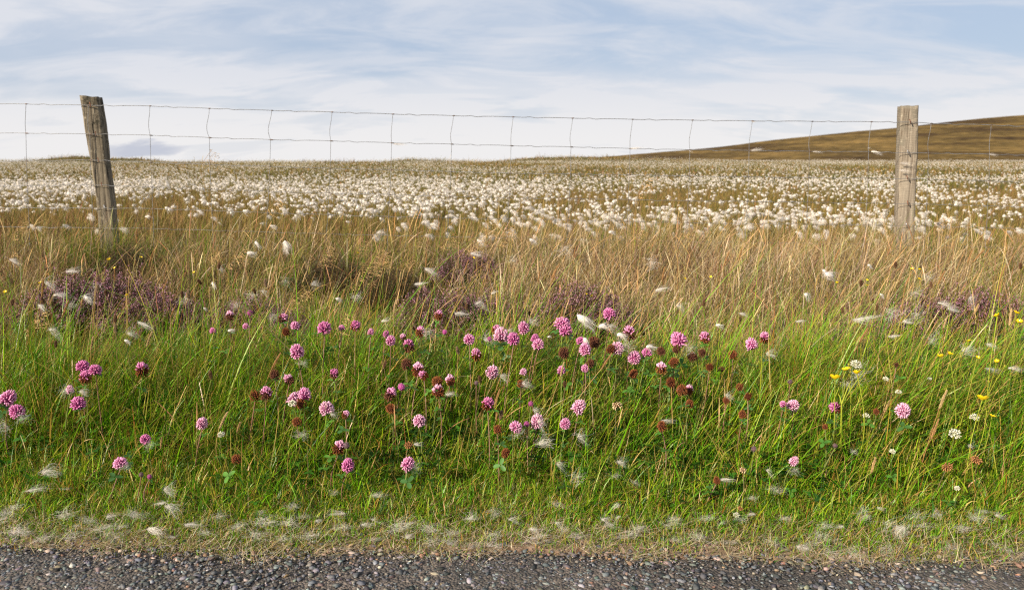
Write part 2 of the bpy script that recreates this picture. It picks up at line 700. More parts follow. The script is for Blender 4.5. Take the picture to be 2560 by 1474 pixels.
wo = N('ShaderNodeOutputWorld')
bg = N('ShaderNodeBackground')
bg.inputs['Strength'].default_value = .0555
sky = N('ShaderNodeTexSky', sky_type='NISHITA', sun_disc=False)
sky.sun_elevation = math.asin(SUN.z)
sky.sun_rotation = math.atan2(SUN.x, SUN.y)
sky.air_density = 1.0
sky.dust_density = .6
tc = N('ShaderNodeTexCoord')
sx = N('ShaderNodeSeparateXYZ')
L(tc.outputs['Generated'], sx.inputs[0])
zc = MATH('MAXIMUM', sx.outputs['Z'], 0.0)
den = MATH('ADD', zc, .22)
cx = MATH('DIVIDE', sx.outputs['X'], den)
cy = MATH('DIVIDE', sx.outputs['Y'], den)
cb = N('ShaderNodeCombineXYZ')
L(cx, cb.inputs[0])
L(cy, cb.inputs[1])


def cloud_noise(scale, rot, loc, detail, rough, dist, seed=0.0):
    mp = N('ShaderNodeMapping')
    mp.inputs['Scale'].default_value = (*scale, 1)
    mp.inputs['Rotation'].default_value = (0, 0, rot)
    mp.inputs['Location'].default_value = (*loc, seed)
    L(cb.outputs[0], mp.inputs[0])
    nn = N('ShaderNodeTexNoise')
    nn.inputs['Scale'].default_value = 1
    nn.inputs['Detail'].default_value = detail
    nn.inputs['Roughness'].default_value = rough
    nn.inputs['Distortion'].default_value = dist
    L(mp.outputs[0], nn.inputs['Vector'])
    return nn.outputs['Fac']


def ramp(v, a, b):
    x = N('ShaderNodeMapRange', interpolation_type='SMOOTHSTEP')
    x.inputs['From Min'].default_value = a
    x.inputs['From Max'].default_value = b
    L(v, x.inputs['Value'])
    return x.outputs[0]


n1 = cloud_noise((.85, 1.5), math.radians(-24), (3.1, 1.2), 5, .50, .5)
n2 = cloud_noise((1.7, 3.6), math.radians(-14), (7.7, 4.2), 8, .62, .6, 3.0)
veil = MATH('ADD', MATH('MULTIPLY', ramp(n1, .38, .64), .56), MATH('MULTIPLY', ramp(n2, .38, .66), .62), clamp=True)
low = MATH('SUBTRACT', 1.0, ramp(sx.outputs['Z'], .015, .13))
veil = MATH('ADD', veil, MATH('MULTIPLY', low, .75), clamp=True)
veil = MATH('MULTIPLY_ADD', veil, .92, .05, clamp=True)
# small slate-grey cloud lying low over the moor on the left
az = MATH('DIVIDE', sx.outputs['X'], MATH('MAXIMUM', sx.outputs['Y'], .05))
wob = MATH('MULTIPLY', MATH('SUBTRACT', n2, .5), .035)
ex = MATH('DIVIDE', MATH('ADD', az, .476), .062)
ey = MATH('DIVIDE', MATH('ADD', MATH('SUBTRACT', sx.outputs['Z'], .0165), wob), .0085)
bl = MATH('ADD', MATH('MULTIPLY', ex, ex), MATH('MULTIPLY', ey, ey))
grey = MATH('MULTIPLY', MATH('SUBTRACT', 1.0, ramp(bl, .1, 1.3)), .75)

blue = N('ShaderNodeVectorMath', operation='MULTIPLY_ADD')
L(sky.outputs[0], blue.inputs[0])
blue.inputs[1].default_value = (.25, .25, .25)
blue.inputs[2].default_value = (3.75, 4.55, 5.95)
wht = N('ShaderNodeMix', data_type='RGBA')
wht.inputs[6].default_value = (7.6, 7.85, 8.5, 1)
wht.inputs[7].default_value = (9.1, 8.95, 8.95, 1)
L(low, wht.inputs[0])
m1 = N('ShaderNodeMix', data_type='RGBA')
L(veil, m1.inputs[0])
L(blue.outputs[0], m1.inputs[6])
L(wht.outputs[2], m1.inputs[7])
m2 = N('ShaderNodeMix', data_type='RGBA')
L(grey, m2.inputs[0])
L(m1.outputs[2], m2.inputs[6])
m2.inputs[7].default_value = (4.9, 5.3, 6.5, 1)
L(m2.outputs[2], bg.inputs['Color'])
L(bg.outputs[0], wo.inputs['Surface'])

sl = bpy.data.lights.new('sun', 'SUN')
sl.energy = 5.0
sl.angle = math.radians(.6)
sl.color = (1.0, .86, .68)
so = bpy.data.objects.new('sun', sl)
C.objects.link(so)
so.rotation_euler = (-SUN).to_track_quat('-Z', 'Y').to_euler()

# ------------------------------------------------------------------ road chippings (nobody could count them)
iv, if_ = ico(1)


def stones(n, X, Y, Z, size, pal, pr, sink=.3):
    V = iv[None] * (1 + R.normal(0, .30, (n, len(iv), 1)))
    V = np.sign(V) * np.minimum(np.abs(V), .82)          # chipped flat faces
    s = size[:, None] * np.stack([1 + R.random(n) * .8, np.ones(n), .38 + .32 * R.random(n)], 1) * .58
    V = V * s[:, None, :]
    a = R.random(n) * 2 * PI
    b = R.normal(0, .22, n)
    x, y, z = V[..., 0], V[..., 1], V[..., 2]
    y, z = y * np.cos(b)[:, None] - z * np.sin(b)[:, None], y * np.sin(b)[:, None] + z * np.cos(b)[:, None]
    x, y = x * np.cos(a)[:, None] - y * np.sin(a)[:, None], x * np.sin(a)[:, None] + y * np.cos(a)[:, None]
    V = np.stack([x + X[:, None], y + Y[:, None], z + (Z + size * (.14 - sink * .5))[:, None]], -1)
    F = (if_[None] + (np.arange(n) * len(iv))[:, None, None]).reshape(-1, 3)
    c = pick(pal, pr, n, .25)
    return V.reshape(-1, 3), F, np.repeat(c, len(iv), 0)


SP_ = [(.088, .094, .100), (.132, .140, .147), (.042, .042, .043), (.20, .205, .205), (.32, .29, .25), (.19, .125, .085), (.14, .12, .10)]
SW_ = [.33, .30, .16, .10, .02, .015, .075]
n = 56000
Y = .72 + R.random(n) * .75
X = (R.random(n) * 2 - 1) * (1.0 * Y + .45)
ok = (Y < edge(X) + .05 * R.random(n)) & (R.random(n) < .45 + .55 * smooth(-.45, .15, fbm(X, Y, .13, 44) + .4 * fbm(X, Y, .04, 45)))
X, Y = X[ok], Y[ok]
n = len(X)
size = np.clip(R.lognormal(math.log(.0042), .50, n), .0016, .0125)
ed = edge(X) - Y
size = size * (1 - .35 * (1 - smooth(.0, .07, ed)))
parts = [stones(n, X, Y, np.zeros(n) + .0008, size, SP_, SW_)]
# loose grit washed to the edge
n = 3500
X = (R.random(n) * 2 - 1) * 1.9
Y = edge(X) + R.normal(.02, .035, n)
parts.append(stones(n, X, Y, np.maximum(G(X, Y), 0), np.clip(R.lognormal(math.log(.0045), .5, n), .002, .011),
                    [(.20, .16, .13), (.33, .27, .22), (.11, .11, .115), (.24, .15, .10), (.05, .05, .05)], [.3, .16, .26, .16, .12], .2))
V, F, c = merge(parts)
tag(build('gravel', V, F, c, M_STONE), 'grey stone chippings bedded along the edge of the road', 'gravel', kind='stuff')

# ------------------------------------------------------------------ grass
GRN = [(.080, .232, .005), (.130, .300, .006), (.024, .095, .008), (.225, .335, .010), (.33, .23, .04), (.44, .31, .12), (.24, .095, .02)]
up = np.array([0, 0, 1.])


def wind_az(n, sd=.9):
    """most blades are blown over towards the right, some any way"""
    a = R.normal(.15, sd, n)
    r = R.random(n) < .36
    a[r] = R.random(r.sum()) * 2 * PI
    return a


def green_blades(X, Y, hs, wd, pr, K=5, th=(.12, .18, .55, .45), sd=.9, pal=GRN, az=None, out=None):
    n = len(X)
    root = np.stack([X, Y, G(X, Y) - .004], 1)
    Ln = hs * np.clip(R.lognormal(0, .30, n), .4, 1.65)
    th0 = np.abs(R.normal(th[0], th[1], n))
    th1 = np.clip(R.normal(th[2], th[3], n), -.2, 2.3)
    if out is not None:
        th0 = th0 * .6 + .22 * out
    c0 = pick(pal, pr, n)
    tipdry = (R.random(n) < .28)[:, None]
    tip = np.where(tipdry, np.array([.38, .25, .06]) * (1 + R.normal(0, .2, (n, 1))), c0 * np.array([1.25, 1.15, 1.0]))
    return blades(root, Ln, th0, th1, wind_az(n, sd) if az is None else az, wd * R.lognormal(0, .3, n), c0, tip, K)


def clumps(nc, per, y0, y1, rad, half=.74, add=.4):
    """tussocks: blades spring from clump centres and splay outwards"""
    cx_, cy_ = scatter(nc, y0, y1, half=half, add=add)
    cid = np.repeat(np.arange(len(cx_)), per)
    rr_ = rad * R.lognormal(0, .35, len(cx_))[cid]
    o = R.normal(0, 1, (len(cid), 2)) * rr_[:, None]
    X, Y = cx_[cid] + o[:, 0], cy_[cid] + o[:, 1]
    az = np.arctan2(o[:, 1], o[:, 0] + .35 * rad) + R.normal(0, .5, len(cid))
    out = np.clip(np.hypot(o[:, 0], o[:, 1]) / rad, 0, 2)
    return X, Y, az, out, cid, len(cx_)


def seed_stalks(X, Y, hs):
    """thin bents whose top carries a narrow ragged seed head"""
    n = len(X)
    K = 14
    root = np.stack([X, Y, G(X, Y) - .004], 1)
    Ln = hs * np.clip(R.lognormal(0, .2, n), .6, 1.25)
    P = stems_curve(root, Ln, np.abs(R.normal(.16, .16, n)), np.clip(R.normal(.8, .6, n), 0, 2.2), wind_az(n, .9), K)
    hd = np.array([0, 0, 0, 0, 0, 0, 0, 0, 0, .7, 1, .9, .75, .15])
    W = .00040 + hd[None] * (.0006 + .0006 * R.random((n, 1))) * (1 + .25 * R.normal(0, 1, (n, K)))
    a = R.random(n) * PI
    side = np.stack([np.cos(a), np.sin(a), np.zeros(n)], 1)
    c0 = pick([(.30, .26, .06), (.40, .26, .10), (.30, .13, .05)], [.4, .4, .2], n)
    c1 = pick([(.58, .40, .18), (.50, .28, .12), (.36, .17, .08), (.66, .52, .30)], [.35, .25, .2, .2], n)
    t = (hd > 0)[None, :, None]
    return ribbons(P, np.maximum(W, .0003), side, np.where(t, c1[:, None], c0[:, None]) * (1 + .12 * R.normal(0, 1, (n, K, 1))))


parts = []
# short turf by the road, thinning out in patches
X, Y = scatter(85000, EB - .05, EB + .36, half=.8, add=.35)
d = Y - edge(X)
bare = fbm(X, Y, .10, 4) + .6 * fbm(X, Y, .035, 9)
dens = smooth(-.025, .035, d + .035 * bare) * (.45 + .55 * smooth(-.7, .0, bare + d * 5))
ok = (R.random(len(X)) < dens) & (d > -.03)
X, Y, d = X[ok], Y[ok], d[ok]
n = len(X)
tz = smooth(.03, .25, d)
pr = np.stack([.24 + 0 * d, .28 + .05 * tz, .10 + .08 * tz, .20 + 0 * d, .10 - .04 * tz, .11 - .07 * tz, .05 - .02 * tz], 1)
parts.append(green_blades(X, Y, .020 + .022 * smooth(0, .3, d), .0015, pr, 5, (.45, .35, .9, .7), 2.0))
# lush verge: part even sward, part tussocks
def lush(X, Y, az, out, wd, tall=1.0):
    d = Y - edge(X)
    patch = fbm(X, Y, .16, 6)
    hgt = np.interp(d, [.05, .16, .25, .36, .5, .75, 1.0], [.018, .035, .060, .105, .140, .165, .16]) * (1 + .38 * patch) * tall
    ok = (R.random(len(X)) < (1 - smooth(.66, .80, d + .06 * fbm(X, Y, .25, 17)))) & (d > .06)
    X, Y, hgt, patch = X[ok], Y[ok], hgt[ok], patch[ok]
    pr = np.tile(np.array([.26, .30, .14, .17, .05, .04, .035]), (len(X), 1))
    pr[:, 3] += .14 * smooth(.1, .8, patch)
    pr[:, 4] += .06 * smooth(-.1, .6, fbm(X, Y, .3, 2.2))
    pr[:, 2] += .18 * smooth(.1, .7, fbm(X, Y, .20, 21))
    wd = wd * np.where(R.random(len(X)) < .07, 1.9, 1.0)
    return green_blades(X, Y, hgt * 1.06, wd, pr, 6, (.22, .26, .95, .75), 1.2, GRN, None if az is None else az[ok], None if out is None else out[ok])


X, Y = scatter(62000, EB + .08, EB + .98, half=.86, add=.45)
parts.append(lush(X, Y, None, None, .0019))
X, Y, az, out, cid, nc = clumps(2500, 28, EB + .12, EB + 1.0, .020, half=.86, add=.45)
parts.append(lush(X, Y, az, out, .0022, (1.12 * R.lognormal(0, .24, nc))[cid]))
# longer bright blades combed over to the right by the wind along the crest
X, Y, az, out, cid, nc = clumps(560, 18, EB + .30, EB + .80, .03)
d = Y - edge(X)
az = R.normal(.1, .45, len(X))
hgt = np.interp(d, [.2, .4, .7, 1.0], [.10, .17, .215, .21]) * R.lognormal(0, .2, nc)[cid]
parts.append(green_blades(X, Y, hgt, .0027, [.25, .36, .06, .24, .05, .03, .01], 7, (.38, .18, .75, .45), .5, GRN, az, out * .3))
# tall thin flowering stalks through the verge
X, Y = scatter(2900, EB + .22, EB + 1.0, half=.74, add=.35)
d = Y - edge(X)
parts.append(green_blades(X, Y, np.interp(d, [.1, .35, .7, 1.0], [.07, .15, .22, .22]), .0012, [.03, .05, .02, .16, .32, .28, .14], 6, (.16, .18, .45, .5)))
X, Y = scatter(400, EB + .26, EB + .9, half=.74, add=.35)
d = Y - edge(X)
parts.append(seed_stalks(X, Y, np.interp(d, [.1, .35, .7, 1.0], [.09, .17, .24, .25])))
V, F, c = merge(parts)
tag(build('grass', V, F, c, M_GRASS), 'lush green wind blown grass covering the roadside bank', 'grass', kind='stuff')

# broken dead thatch lying between the turf and the road
n = 12000
X = (R.random(n) * 2 - 1) * 1.9
Y = edge(X) + np.abs(R.normal(.0, .13, n)) - .012
root = np.stack([X, Y, np.maximum(G(X, Y), 0) + .002 + .006 * R.random(n)], 1)
V, F, c = blades(root, .02 + .035 * R.random(n), R.normal(1.35, .25, n), R.normal(.1, .5, n), R.random(n) * 2 * PI, np.full(n, .0010),
                 pick([(.46, .37, .23), (.34, .26, .15), (.20, .14, .08), (.56, .49, .36)], [.35, .25, .15, .25], n), pick([(.42, .34, .21)], [1], n), 4)
tag(build('dead_grass', V, F, c, M_DRY), 'dead straw thatch scattered along the road edge', 'dead grass', kind='stuff')

# rough dry grass between the green bank and the fence
DRY = [(.39, .305, .185), (.225, .155, .09), (.130, .068, .044), (.14, .19, .014), (.070, .145, .008), (.52, .455, .33)]
HEATH = [(160, 735, 2.55, 1.20, 'purple heather bush matted with white fluff below the leaning post'), (268, 740, 2.62, 1.25, 'purple heather bush just right of the fluff matted one'),
         (372, 770, 2.50, 1.0, 'dark sparsely flowered heather bush right of two fuller ones'), (610, 775, 2.50, .85, 'small pale heather clump among plantain heads right of the leaning post'),
         (1075, 765, 2.52, 1.12, 'mauve heather clump in the middle of the rough grass'), (1180, 760, 2.58, 1.0, 'thinner heather clump just right of the middle mauve one'),
         (1425, 765, 2.55, 1.12, 'upright violet heather clump behind the densest clovers'), (1160, 600, 3.3, .95, 'grey brown heather clump at the foot of the fence'),
         (2300, 790, 2.45, 1.05, 'pinkish heather clump draped with fluff below the upright post'), (2425, 765, 2.55, 1.1, 'pale pink heather clump right of the fluff draped one'), (2540, 790, 2.45, 1.05, 'pink heather clump at the right end near three buttercups'),
         (820, 600, 3.2, .95, 'low dark green heather clump below the fence wire'), (300, 610, 3.45, .95, 'dark heather clump beside the foot of the leaning post'), (2080, 805, 2.35, .7, 'low pink heather sprig cluster beside plantain leaves'),
         (715, 790, 2.45, .7, 'little mauve heather clump right of the small pale one'), (1500, 770, 2.5, .8, 'low violet heather clump just right of the upright one'), (965, 640, 2.95, .95, 'brown heather clump left of the tall golden grass')]
HXY = [(at(x, y, Yv)[0], Yv, s_) for x, y, Yv, s_, _ in HEATH]


def clear_of_heather(X, Y):
    """1 in the open, small inside a bush, reduced in front of it"""
    f = np.ones(len(X))
    for hx, hy, s_ in HXY:
        q = ((X - hx) / (.19 * s_)) ** 2
        f *= 1 - .80 * np.exp(-(q + ((Y - hy) / (.13 * s_)) ** 2) ** 2)
        f *= 1 - .60 * np.exp(-q ** 2) * smooth(hy - .50, hy - .22, Y) * (1 - smooth(hy - .05, hy, Y))
    return f


def dry_pr(X, Y, cid=None, nc=0):
    d = Y - edge(X)
    pxx = CX + FPX * X / Y
    straw = smooth(1050, 1500, pxx + 160 * fbm(X, Y, .5, 3)) * (1 - .45 * smooth(2250, 2500, pxx))
    gp = smooth(-.25, .45, fbm(X, Y, .36, 8) + .35 * (1 - smooth(500, 1200, pxx)) * smooth(350, 600, pxx))
    if cid is not None:
        gp = np.clip(gp + R.normal(.04, .50, nc)[cid], 0, 1)
        straw = np.clip(straw + R.normal(0, .30, nc)[cid], 0, 1)
    near = 1 - smooth(.70, .82, d)
    rust = smooth(-.1, .6, fbm(X, Y, .37, 41))
    pr = np.stack([.13 + .32 * straw, .24 + .02 * straw, .24 + .26 * rust - .14 * straw, .06 + .34 * gp - .05 * straw, .42 * gp * (1 - .45 * straw) + .12 * near + .01, .03 + .14 * straw], 1)
    hs = np.interp(d, [.7, .9, 1.2, 1.6, 2.0, 2.5, 2.9], [.09, .085, .12, .15, .17, .17, .12]) * (.70 + .42 * straw)
    return np.clip(pr, .01, 1), hs, straw


parts = []
X, Y = scatter(36000, EB + .72, 4.15, half=.92, add=.55)
cl = clear_of_heather(X, Y)
ok = R.random(len(X)) < cl
X, Y, cl = X[ok], Y[ok], cl[ok]
pr, hs, straw = dry_pr(X, Y)
parts.append(green_blades(X, Y, hs * .85 * (1 + .35 * fbm(X, Y, .33, 4)) * .85 * (.35 + .65 * cl), .0023, pr, 6, (.30, .32, .9, .75), 1.3, DRY))
X, Y, az, out, cid, nc = clumps(1750, 66, EB + .78, 4.1, .040, half=.92, add=.55)
cl = clear_of_heather(X, Y)
ok = R.random(len(X)) < cl
X, Y, az, out, cid, cl = X[ok], Y[ok], az[ok], out[ok], cid[ok], cl[ok]
pr, hs, straw = dry_pr(X, Y, cid, nc)
parts.append(green_blades(X, Y, hs * (1.12 * np.clip(R.lognormal(0, .34, nc), .45, 1.5))[cid] * (.35 + .65 * cl), .0024, pr, 7, (.18, .22, .95, .75), 1.1, DRY, az, out))
# the long pale arching blades on the right
X, Y, az, out, cid, nc = clumps(420, 22, 2.45, 3.95, .05)
pxx = CX + FPX * X / Y
ok = R.random(len(X)) < .06 + .94 * smooth(1050, 1300, pxx) * (1 - .6 * smooth(2250, 2420, pxx))
X, Y, az, out = X[ok], Y[ok], az[ok], out[ok]
az = np.where(R.random(len(X)) < .6, R.normal(.15, .6, len(X)), az)
Xs, Ys = scatter(1500, EB + .85, 3.9, half=.72, add=.45)
ok = R.random(len(Xs)) < clear_of_heather(Xs, Ys)
parts.append(seed_stalks(Xs[ok], Ys[ok], np.interp(Ys[ok], [2.2, 2.8, 3.4], [.19, .25, .28])))
parts.append(green_blades(X, Y, np.full(len(X), .26), .0021, [.34, .24, .14, .05, .02, .21], 8, (.28, .25, 1.2, .8), .8, DRY, az, out))
# long grass left uncut round the feet of the posts
for bx, by in ((at(262, 580, 3.62)[0], 3.62), (at(2258, 610, 3.62)[0], 3.62)):
    n = 520
    X, Y = bx + R.normal(0, .11, n), by + R.normal(0, .06, n)
    pr, hs, straw = dry_pr(X, Y)
    pr[:, 3:5] += .25
    parts.append(green_blades(X, Y, np.full(n, .25), .0024, pr, 7, (.18, .22, .7, .6), 1.1, DRY))
V, F, c = merge(parts)
tag(build('dry_grass', V, F, c, M_DRY), 'rough straw coloured dry grass growing below the wire fence', 'grass', kind='stuff')

# the moor: shorter olive and brown sedge reaching to the skyline
MOOR = [(.115, .105, .018), (.18, .12, .040), (.22, .14, .07), (.145, .070, .032), (.07, .09, .014), (.33, .24, .13)]


def moor_pr(X, Y, s):
    g = smooth(-.5, .6, fbm(X, Y * .6, s, 12))
    b = smooth(-.2, .7, fbm(X, Y * .6, s * 1.6, 14))
    return np.stack([.30 + .2 * g, .25 + 0 * g, .14 + .12 * b, .10 + .16 * b, .16 * g + .03, .05 + 0 * g], 1)


parts = []
X, Y = scatter(108000, 3.95, 13, 1.5, half=1.05, add=.6)
parts.append(green_blades(X, Y, np.full(len(X), .13) * (1 + .3 * fbm(X, Y, 1.3, 3)), .0042, moor_pr(X, Y, 1.3), 4, (.15, .2, .6, .5), 1.0, MOOR))
X, Y = scatter(104000, 12.5, 72, 1.6, half=1.05, add=1)
parts.append(green_blades(X, Y, np.full(len(X), .105), .014 + .0004 * Y, moor_pr(X, Y, 4.5), 4, (.15, .22, .6, .5), 1.0, MOOR))
# rank tussocks breaking the skyline
X, Y, az, out, cid, nc = clumps(260, 16, 52, 66, .45, half=.75, add=1)
ok = np.hypot(np.minimum(np.minimum(np.abs(X + 33), np.abs(X + 7)), np.abs(X - 6)), 0) < 6 + 5 * R.random(len(X))
X, Y, az, out, cid = X[ok], Y[ok], az[ok], out[ok], cid[ok]
parts.append(green_blades(X, Y, (.26 * R.lognormal(0, .3, nc))[cid], .03 + 0 * X, moor_pr(X, Y, 4.5), 4, (.2, .25, .6, .5), 1.0, MOOR, az, out))
V, F, c = merge(parts)
tag(build('moor_grass', V, F, c, M_DRY), 'olive brown sedge covering the open moor to the skyline', 'grass', kind='stuff')

# broad low clover foliage in the damp lower bank
def disc(cx, cy, r1, r2, ang, m=8):
    a = np.linspace(0, 2 * PI, m, endpoint=False)
    x, y = r1 * np.cos(a), r2 * np.sin(a)
    v = np.stack([cx + x * math.cos(ang) - y * math.sin(ang), cy + x * math.sin(ang) + y * math.cos(ang), .10 * np.abs(y) * 2.5], 1)
    return v, np.array([[0, i, i + 1] for i in range(1, m - 1)])


def trifoliate():
    P = []
    for k in range(3):
        a = k * 2 * PI / 3
        v, f = disc(.52 * math.cos(a), .52 * math.sin(a), .48, .30, a, 9)
        P.append((v, f, (1, 1, 1)))
    return merge(P)


tv, tf, _ = trifoliate()
tf = np.concatenate(tf)
X, Y = scatter(9500, EB + .14, EB + .72, half=.80, add=.3)
d = Y - edge(X)
ok = (fbm(X, Y, .20, 21) + .9 * R.random(len(X)) > .22) & (R.random(len(X)) < smooth(.10, .40, d + .08 * fbm(X, Y, .15, 61)))
X, Y, d = X[ok], Y[ok], d[ok]
n = len(X)
s = .011 + .009 * R.random(n)
a = R.random(n) * 2 * PI
tl = R.normal(0, .35, n)
zz = G(X, Y) + np.interp(d, [.1, .3, .7], [.02, .06, .10]) * (.5 + .6 * R.random(n))
v = np.repeat(tv[None], n, 0) * s[:, None, None]
x, y, z = v[..., 0], v[..., 1], v[..., 2]
x, y = x * np.cos(a)[:, None] - y * np.sin(a)[:, None], x * np.sin(a)[:, None] + y * np.cos(a)[:, None]
z = z + y * -np.sin(.35 + tl)[:, None]
y = y * np.cos(.35 + tl)[:, None]
V = np.stack([x + X[:, None], y + Y[:, None], z + zz[:, None]], -1).reshape(-1, 3)
F = (tf[None] + (np.arange(n) * len(tv))[:, None, None]).reshape(-1, 3)
c = np.repeat(pick([(.030, .110, .010), (.05, .150, .014), (.025, .080, .012)], [1, 1, 1], n), len(tv), 0)
root = np.stack([X, Y, G(X, Y)], 1)
top = np.stack([X, Y, zz], 1)
Ps = np.stack([root, root * .5 + top * .5 + R.normal(0, .004, (n, 3)), top], 1)
sv, sf, scol = ribbons(Ps, np.full((n, 3), .0007), np.tile(np.array([1., 0, 0]), (n, 1)), np.array([.06, .11, .03]))
V, F, c = merge([(V, F, c), (sv, sf, scol)])
tag(build('clover_foliage', V, F, c, M_LEAF), 'dark green three lobed clover leaves low in the bank', 'clover leaves', kind='stuff')

# ------------------------------------------------------------------ labels by place in the scene
COLS = [(0, 'at far left end'), (300, 'below leaning post'), (580, 'right of leaning post'), (930, 'left of middle heather'),
        (1100, 'below middle heather'), (1360, 'below violet heather'), (1640, 'between violet heather and buttercups'), (2000, 'around tall buttercups'),
        (2200, 'below upright post'), (2400, 'at far right end')]
ORD = ['leftmost', 'second', 'third', 'fourth', 'fifth', 'sixth', 'seventh', 'eighth', 'ninth', 'tenth', 'eleventh', 'twelfth']


def rows_of(y):
    for lim, s in ((640, 'by the fence'), (740, 'in rough grass'), (800, 'behind the bank'), (850, 'on bank crest'), (905, 'below bank crest'), (975, 'on upper bank'), (1045, 'at mid bank'),
                   (1130, 'on lower bank'), (1235, 'in short grass'), (1300, 'on the turf')):
        if y < lim:
            return s
    return 'at road edge'


def cells(items, maxrank=4):
    """items: list of (object, phrase, px, py); writes a label for each, told apart by look, then by what it grows by"""
    from collections import defaultdict
    D = defaultdict(list)
    for it in items:
        col = [s for x, s in COLS if it[2] >= x - 1e-6 or x == 0][-1]
        D[(it[1], rows_of(it[3]), col)].append(it)
    for (ph, rw, cl), L_ in D.items():
        L_.sort(key=lambda t: t[2])
        if len(L_) == 1:
            L_[0][0]['label'] = f'{ph} {rw} {cl}'
        elif len(L_) == 2 and abs(L_[0][3] - L_[1][3]) > abs(L_[0][2] - L_[1][2]):
            L_.sort(key=lambda t: t[3])
            L_[0][0]['label'] = f'{ph}, upper of two, {rw} {cl}'
            L_[1][0]['label'] = f'{ph}, lower of two, {rw} {cl}'
        elif len(L_) == 2:
            L_[0][0]['label'] = f'{ph}, left of two, {rw} {cl}'
            L_[1][0]['label'] = f'{ph}, right of two, {rw} {cl}'
        elif len(L_) <= maxrank:
            for i, it in enumerate(L_):
                it[0]['label'] = f'{ph}, {ORD[i]}{" from left" if i else ""}, {rw} {cl}'
        else:
            for it in L_:
                it[0]['label'] = f'{ph} {rw} {cl}'


# ------------------------------------------------------------------ red clover
def florets(npts, phi0, phi1, pal_base, pal_tip, seed, rad=1.0, hr=1.08, fw=.085, droop=0.0, rag=.1, phj=.05):
    r = np.random.default_rng(seed)
    i = np.arange(npts) + .5
    c0, c1 = math.cos(phi0), math.cos(phi1)
    cph = c0 + (c1 - c0) * i / npts
    ph = np.arccos(cph) + r.normal(0, phj, npts)
    th = i * 2.399963 + r.normal(0, .1, npts)
    dirs = np.stack([np.sin(ph) * np.cos(th), np.sin(ph) * np.sin(th), np.cos(ph) * hr], 1)
    out = dirs + np.array([0, 0, .42 - droop])
    out /= np.linalg.norm(out, axis=1, keepdims=True)
    ln = rad * (1 + r.normal(0, rag, npts))
    base = dirs * .38 * rad
    tip = dirs * .62 * rad + out * (.40 * ln)[:, None]
    mid = base * .5 + dirs * .72 * rad * .5 + out * .06
    t = np.array([0, .45, .8, .97])
    P = base[:, None] * (1 - t[None, :, None]) ** 2 + 2 * mid[:, None] * (t * (1 - t))[None, :, None] + tip[:, None] * (t ** 2)[None, :, None]
    Rr = np.array([.03, fw * .8, fw, fw * .35])[None] * (1 + r.normal(0, .15, (npts, 1)))
    b = np.array(pal_base) * (1 + r.normal(0, .15, (npts, 1)))
    e = np.array(pal_tip) * (1 + r.normal(0, .10, (npts, 1)))
    tt = np.array([0, .25, .8, 1.0])[None, :, None]
    col = np.clip(b[:, None] * (1 - tt) + e[:, None] * tt, .003, .95)
    v, f, c = tubes(P, Rr, col, 4)
    # tip caps
    nb = np.arange(npts) * 16 + 12
    cap = np.stack([nb, nb + 1, nb + 2, nb + 3], 1)
    return v, [f, cap], c


PINK = [((.48, .05, .24), (.82, .42, .63)), ((.48, .06, .27), (.79, .35, .58)), ((.46, .05, .25), (.75, .28, .53)), ((.57, .15, .34), (.86, .54, .69))]
BRN = [((.05, .014, .008), (.20, .062, .022)), ((.07, .020, .010), (.27, .095, .035)), ((.055, .020, .014), (.17, .070, .038))]
cv, cf = ico(2)


def core(r, col, zs=1.0, z0=0.0):
    v = cv * np.array([r, r, r * zs]) + np.array([0, 0, z0])
    return v, cf, np.tile(np.array(col), (len(v), 1))


ME = {}
for k in range(4):
    b, t = PINK[k]
    for s in range(2):
        V, F, c = merge([core(.60, np.array(b) * .55, 1.1), florets(96, .05, 2.4, b, t, 100 + k * 7 + s, fw=.104, rag=.13, phj=.08)])
        ME['pink', k, s] = build('pink_florets', V, F, c, M_FLORET, link=False)
    V, F, c = merge([core(.50, np.array(b) * .5, 1.0, .28), florets(60, .05, 1.25, b, t, 200 + k, fw=.095, rag=.18, phj=.26)])
    ME['toppink', k] = build('pink_florets', V, F, c, M_FLORET, link=False)
for k in range(3):
    b, t = BRN[k]
    V, F, c = merge([core(.62, np.array(b), 1.05), florets(100, .05, 2.5, b, t, 300 + k, fw=.072, droop=.25, rag=.14)])
    ME['brown', k] = build('brown_florets', V, F, c, M_BROWN, link=False)
    V, F, c = merge([core(.60, np.array(b), .95, -.08), florets(78, 1.05, 2.6, b, t, 310 + k, fw=.078, droop=.5, rag=.16, phj=.18)])
    ME['lowbrown', k] = build('brown_florets', V, F, c, M_BROWN, link=False)
for k, (b, t) in enumerate((((.30, .05, .18), (.55, .20, .40)), ((.14, .08, .09), (.30, .22, .23)), ((.40, .06, .24), (.72, .30, .55)))):
    V, F, c = merge([core(.75, np.array(b), 1.15), florets(50, .05, 2.3, b, t, 400 + k, rad=.92, hr=1.25, fw=.075, rag=.05)])
    ME['bud', k] = build('closed_florets', V, F, c, M_FLORET, link=False)
for k in range(3):
    V, F, c = merge([core(.50, (.35, .36, .22), .9), florets(46, .05, 2.2, (.50, .52, .32), (.80, .78, .66), 500 + k, hr=.85, fw=.125, rag=.2, phj=.12)])
    ME['white', k] = build('white_florets', V, F, c, M_FLORET, link=False)
V, F, c = merge([core(.40, (.22, .13, .07), .9), florets(34, .3, 2.6, (.22, .12, .06), (.66, .50, .30), 510, hr=.8, fw=.10, droop=1.2, rag=.2)])
ME['tan', 0] = build('withered_florets', V, F, c, M_BROWN, link=False)
V, F, c = merge([core(.40, (.16, .07, .03), .9), florets(44, .3, 2.7, (.18, .07, .03), (.48, .24, .10), 511, hr=.8, fw=.09, droop=1.0, rag=.2)])
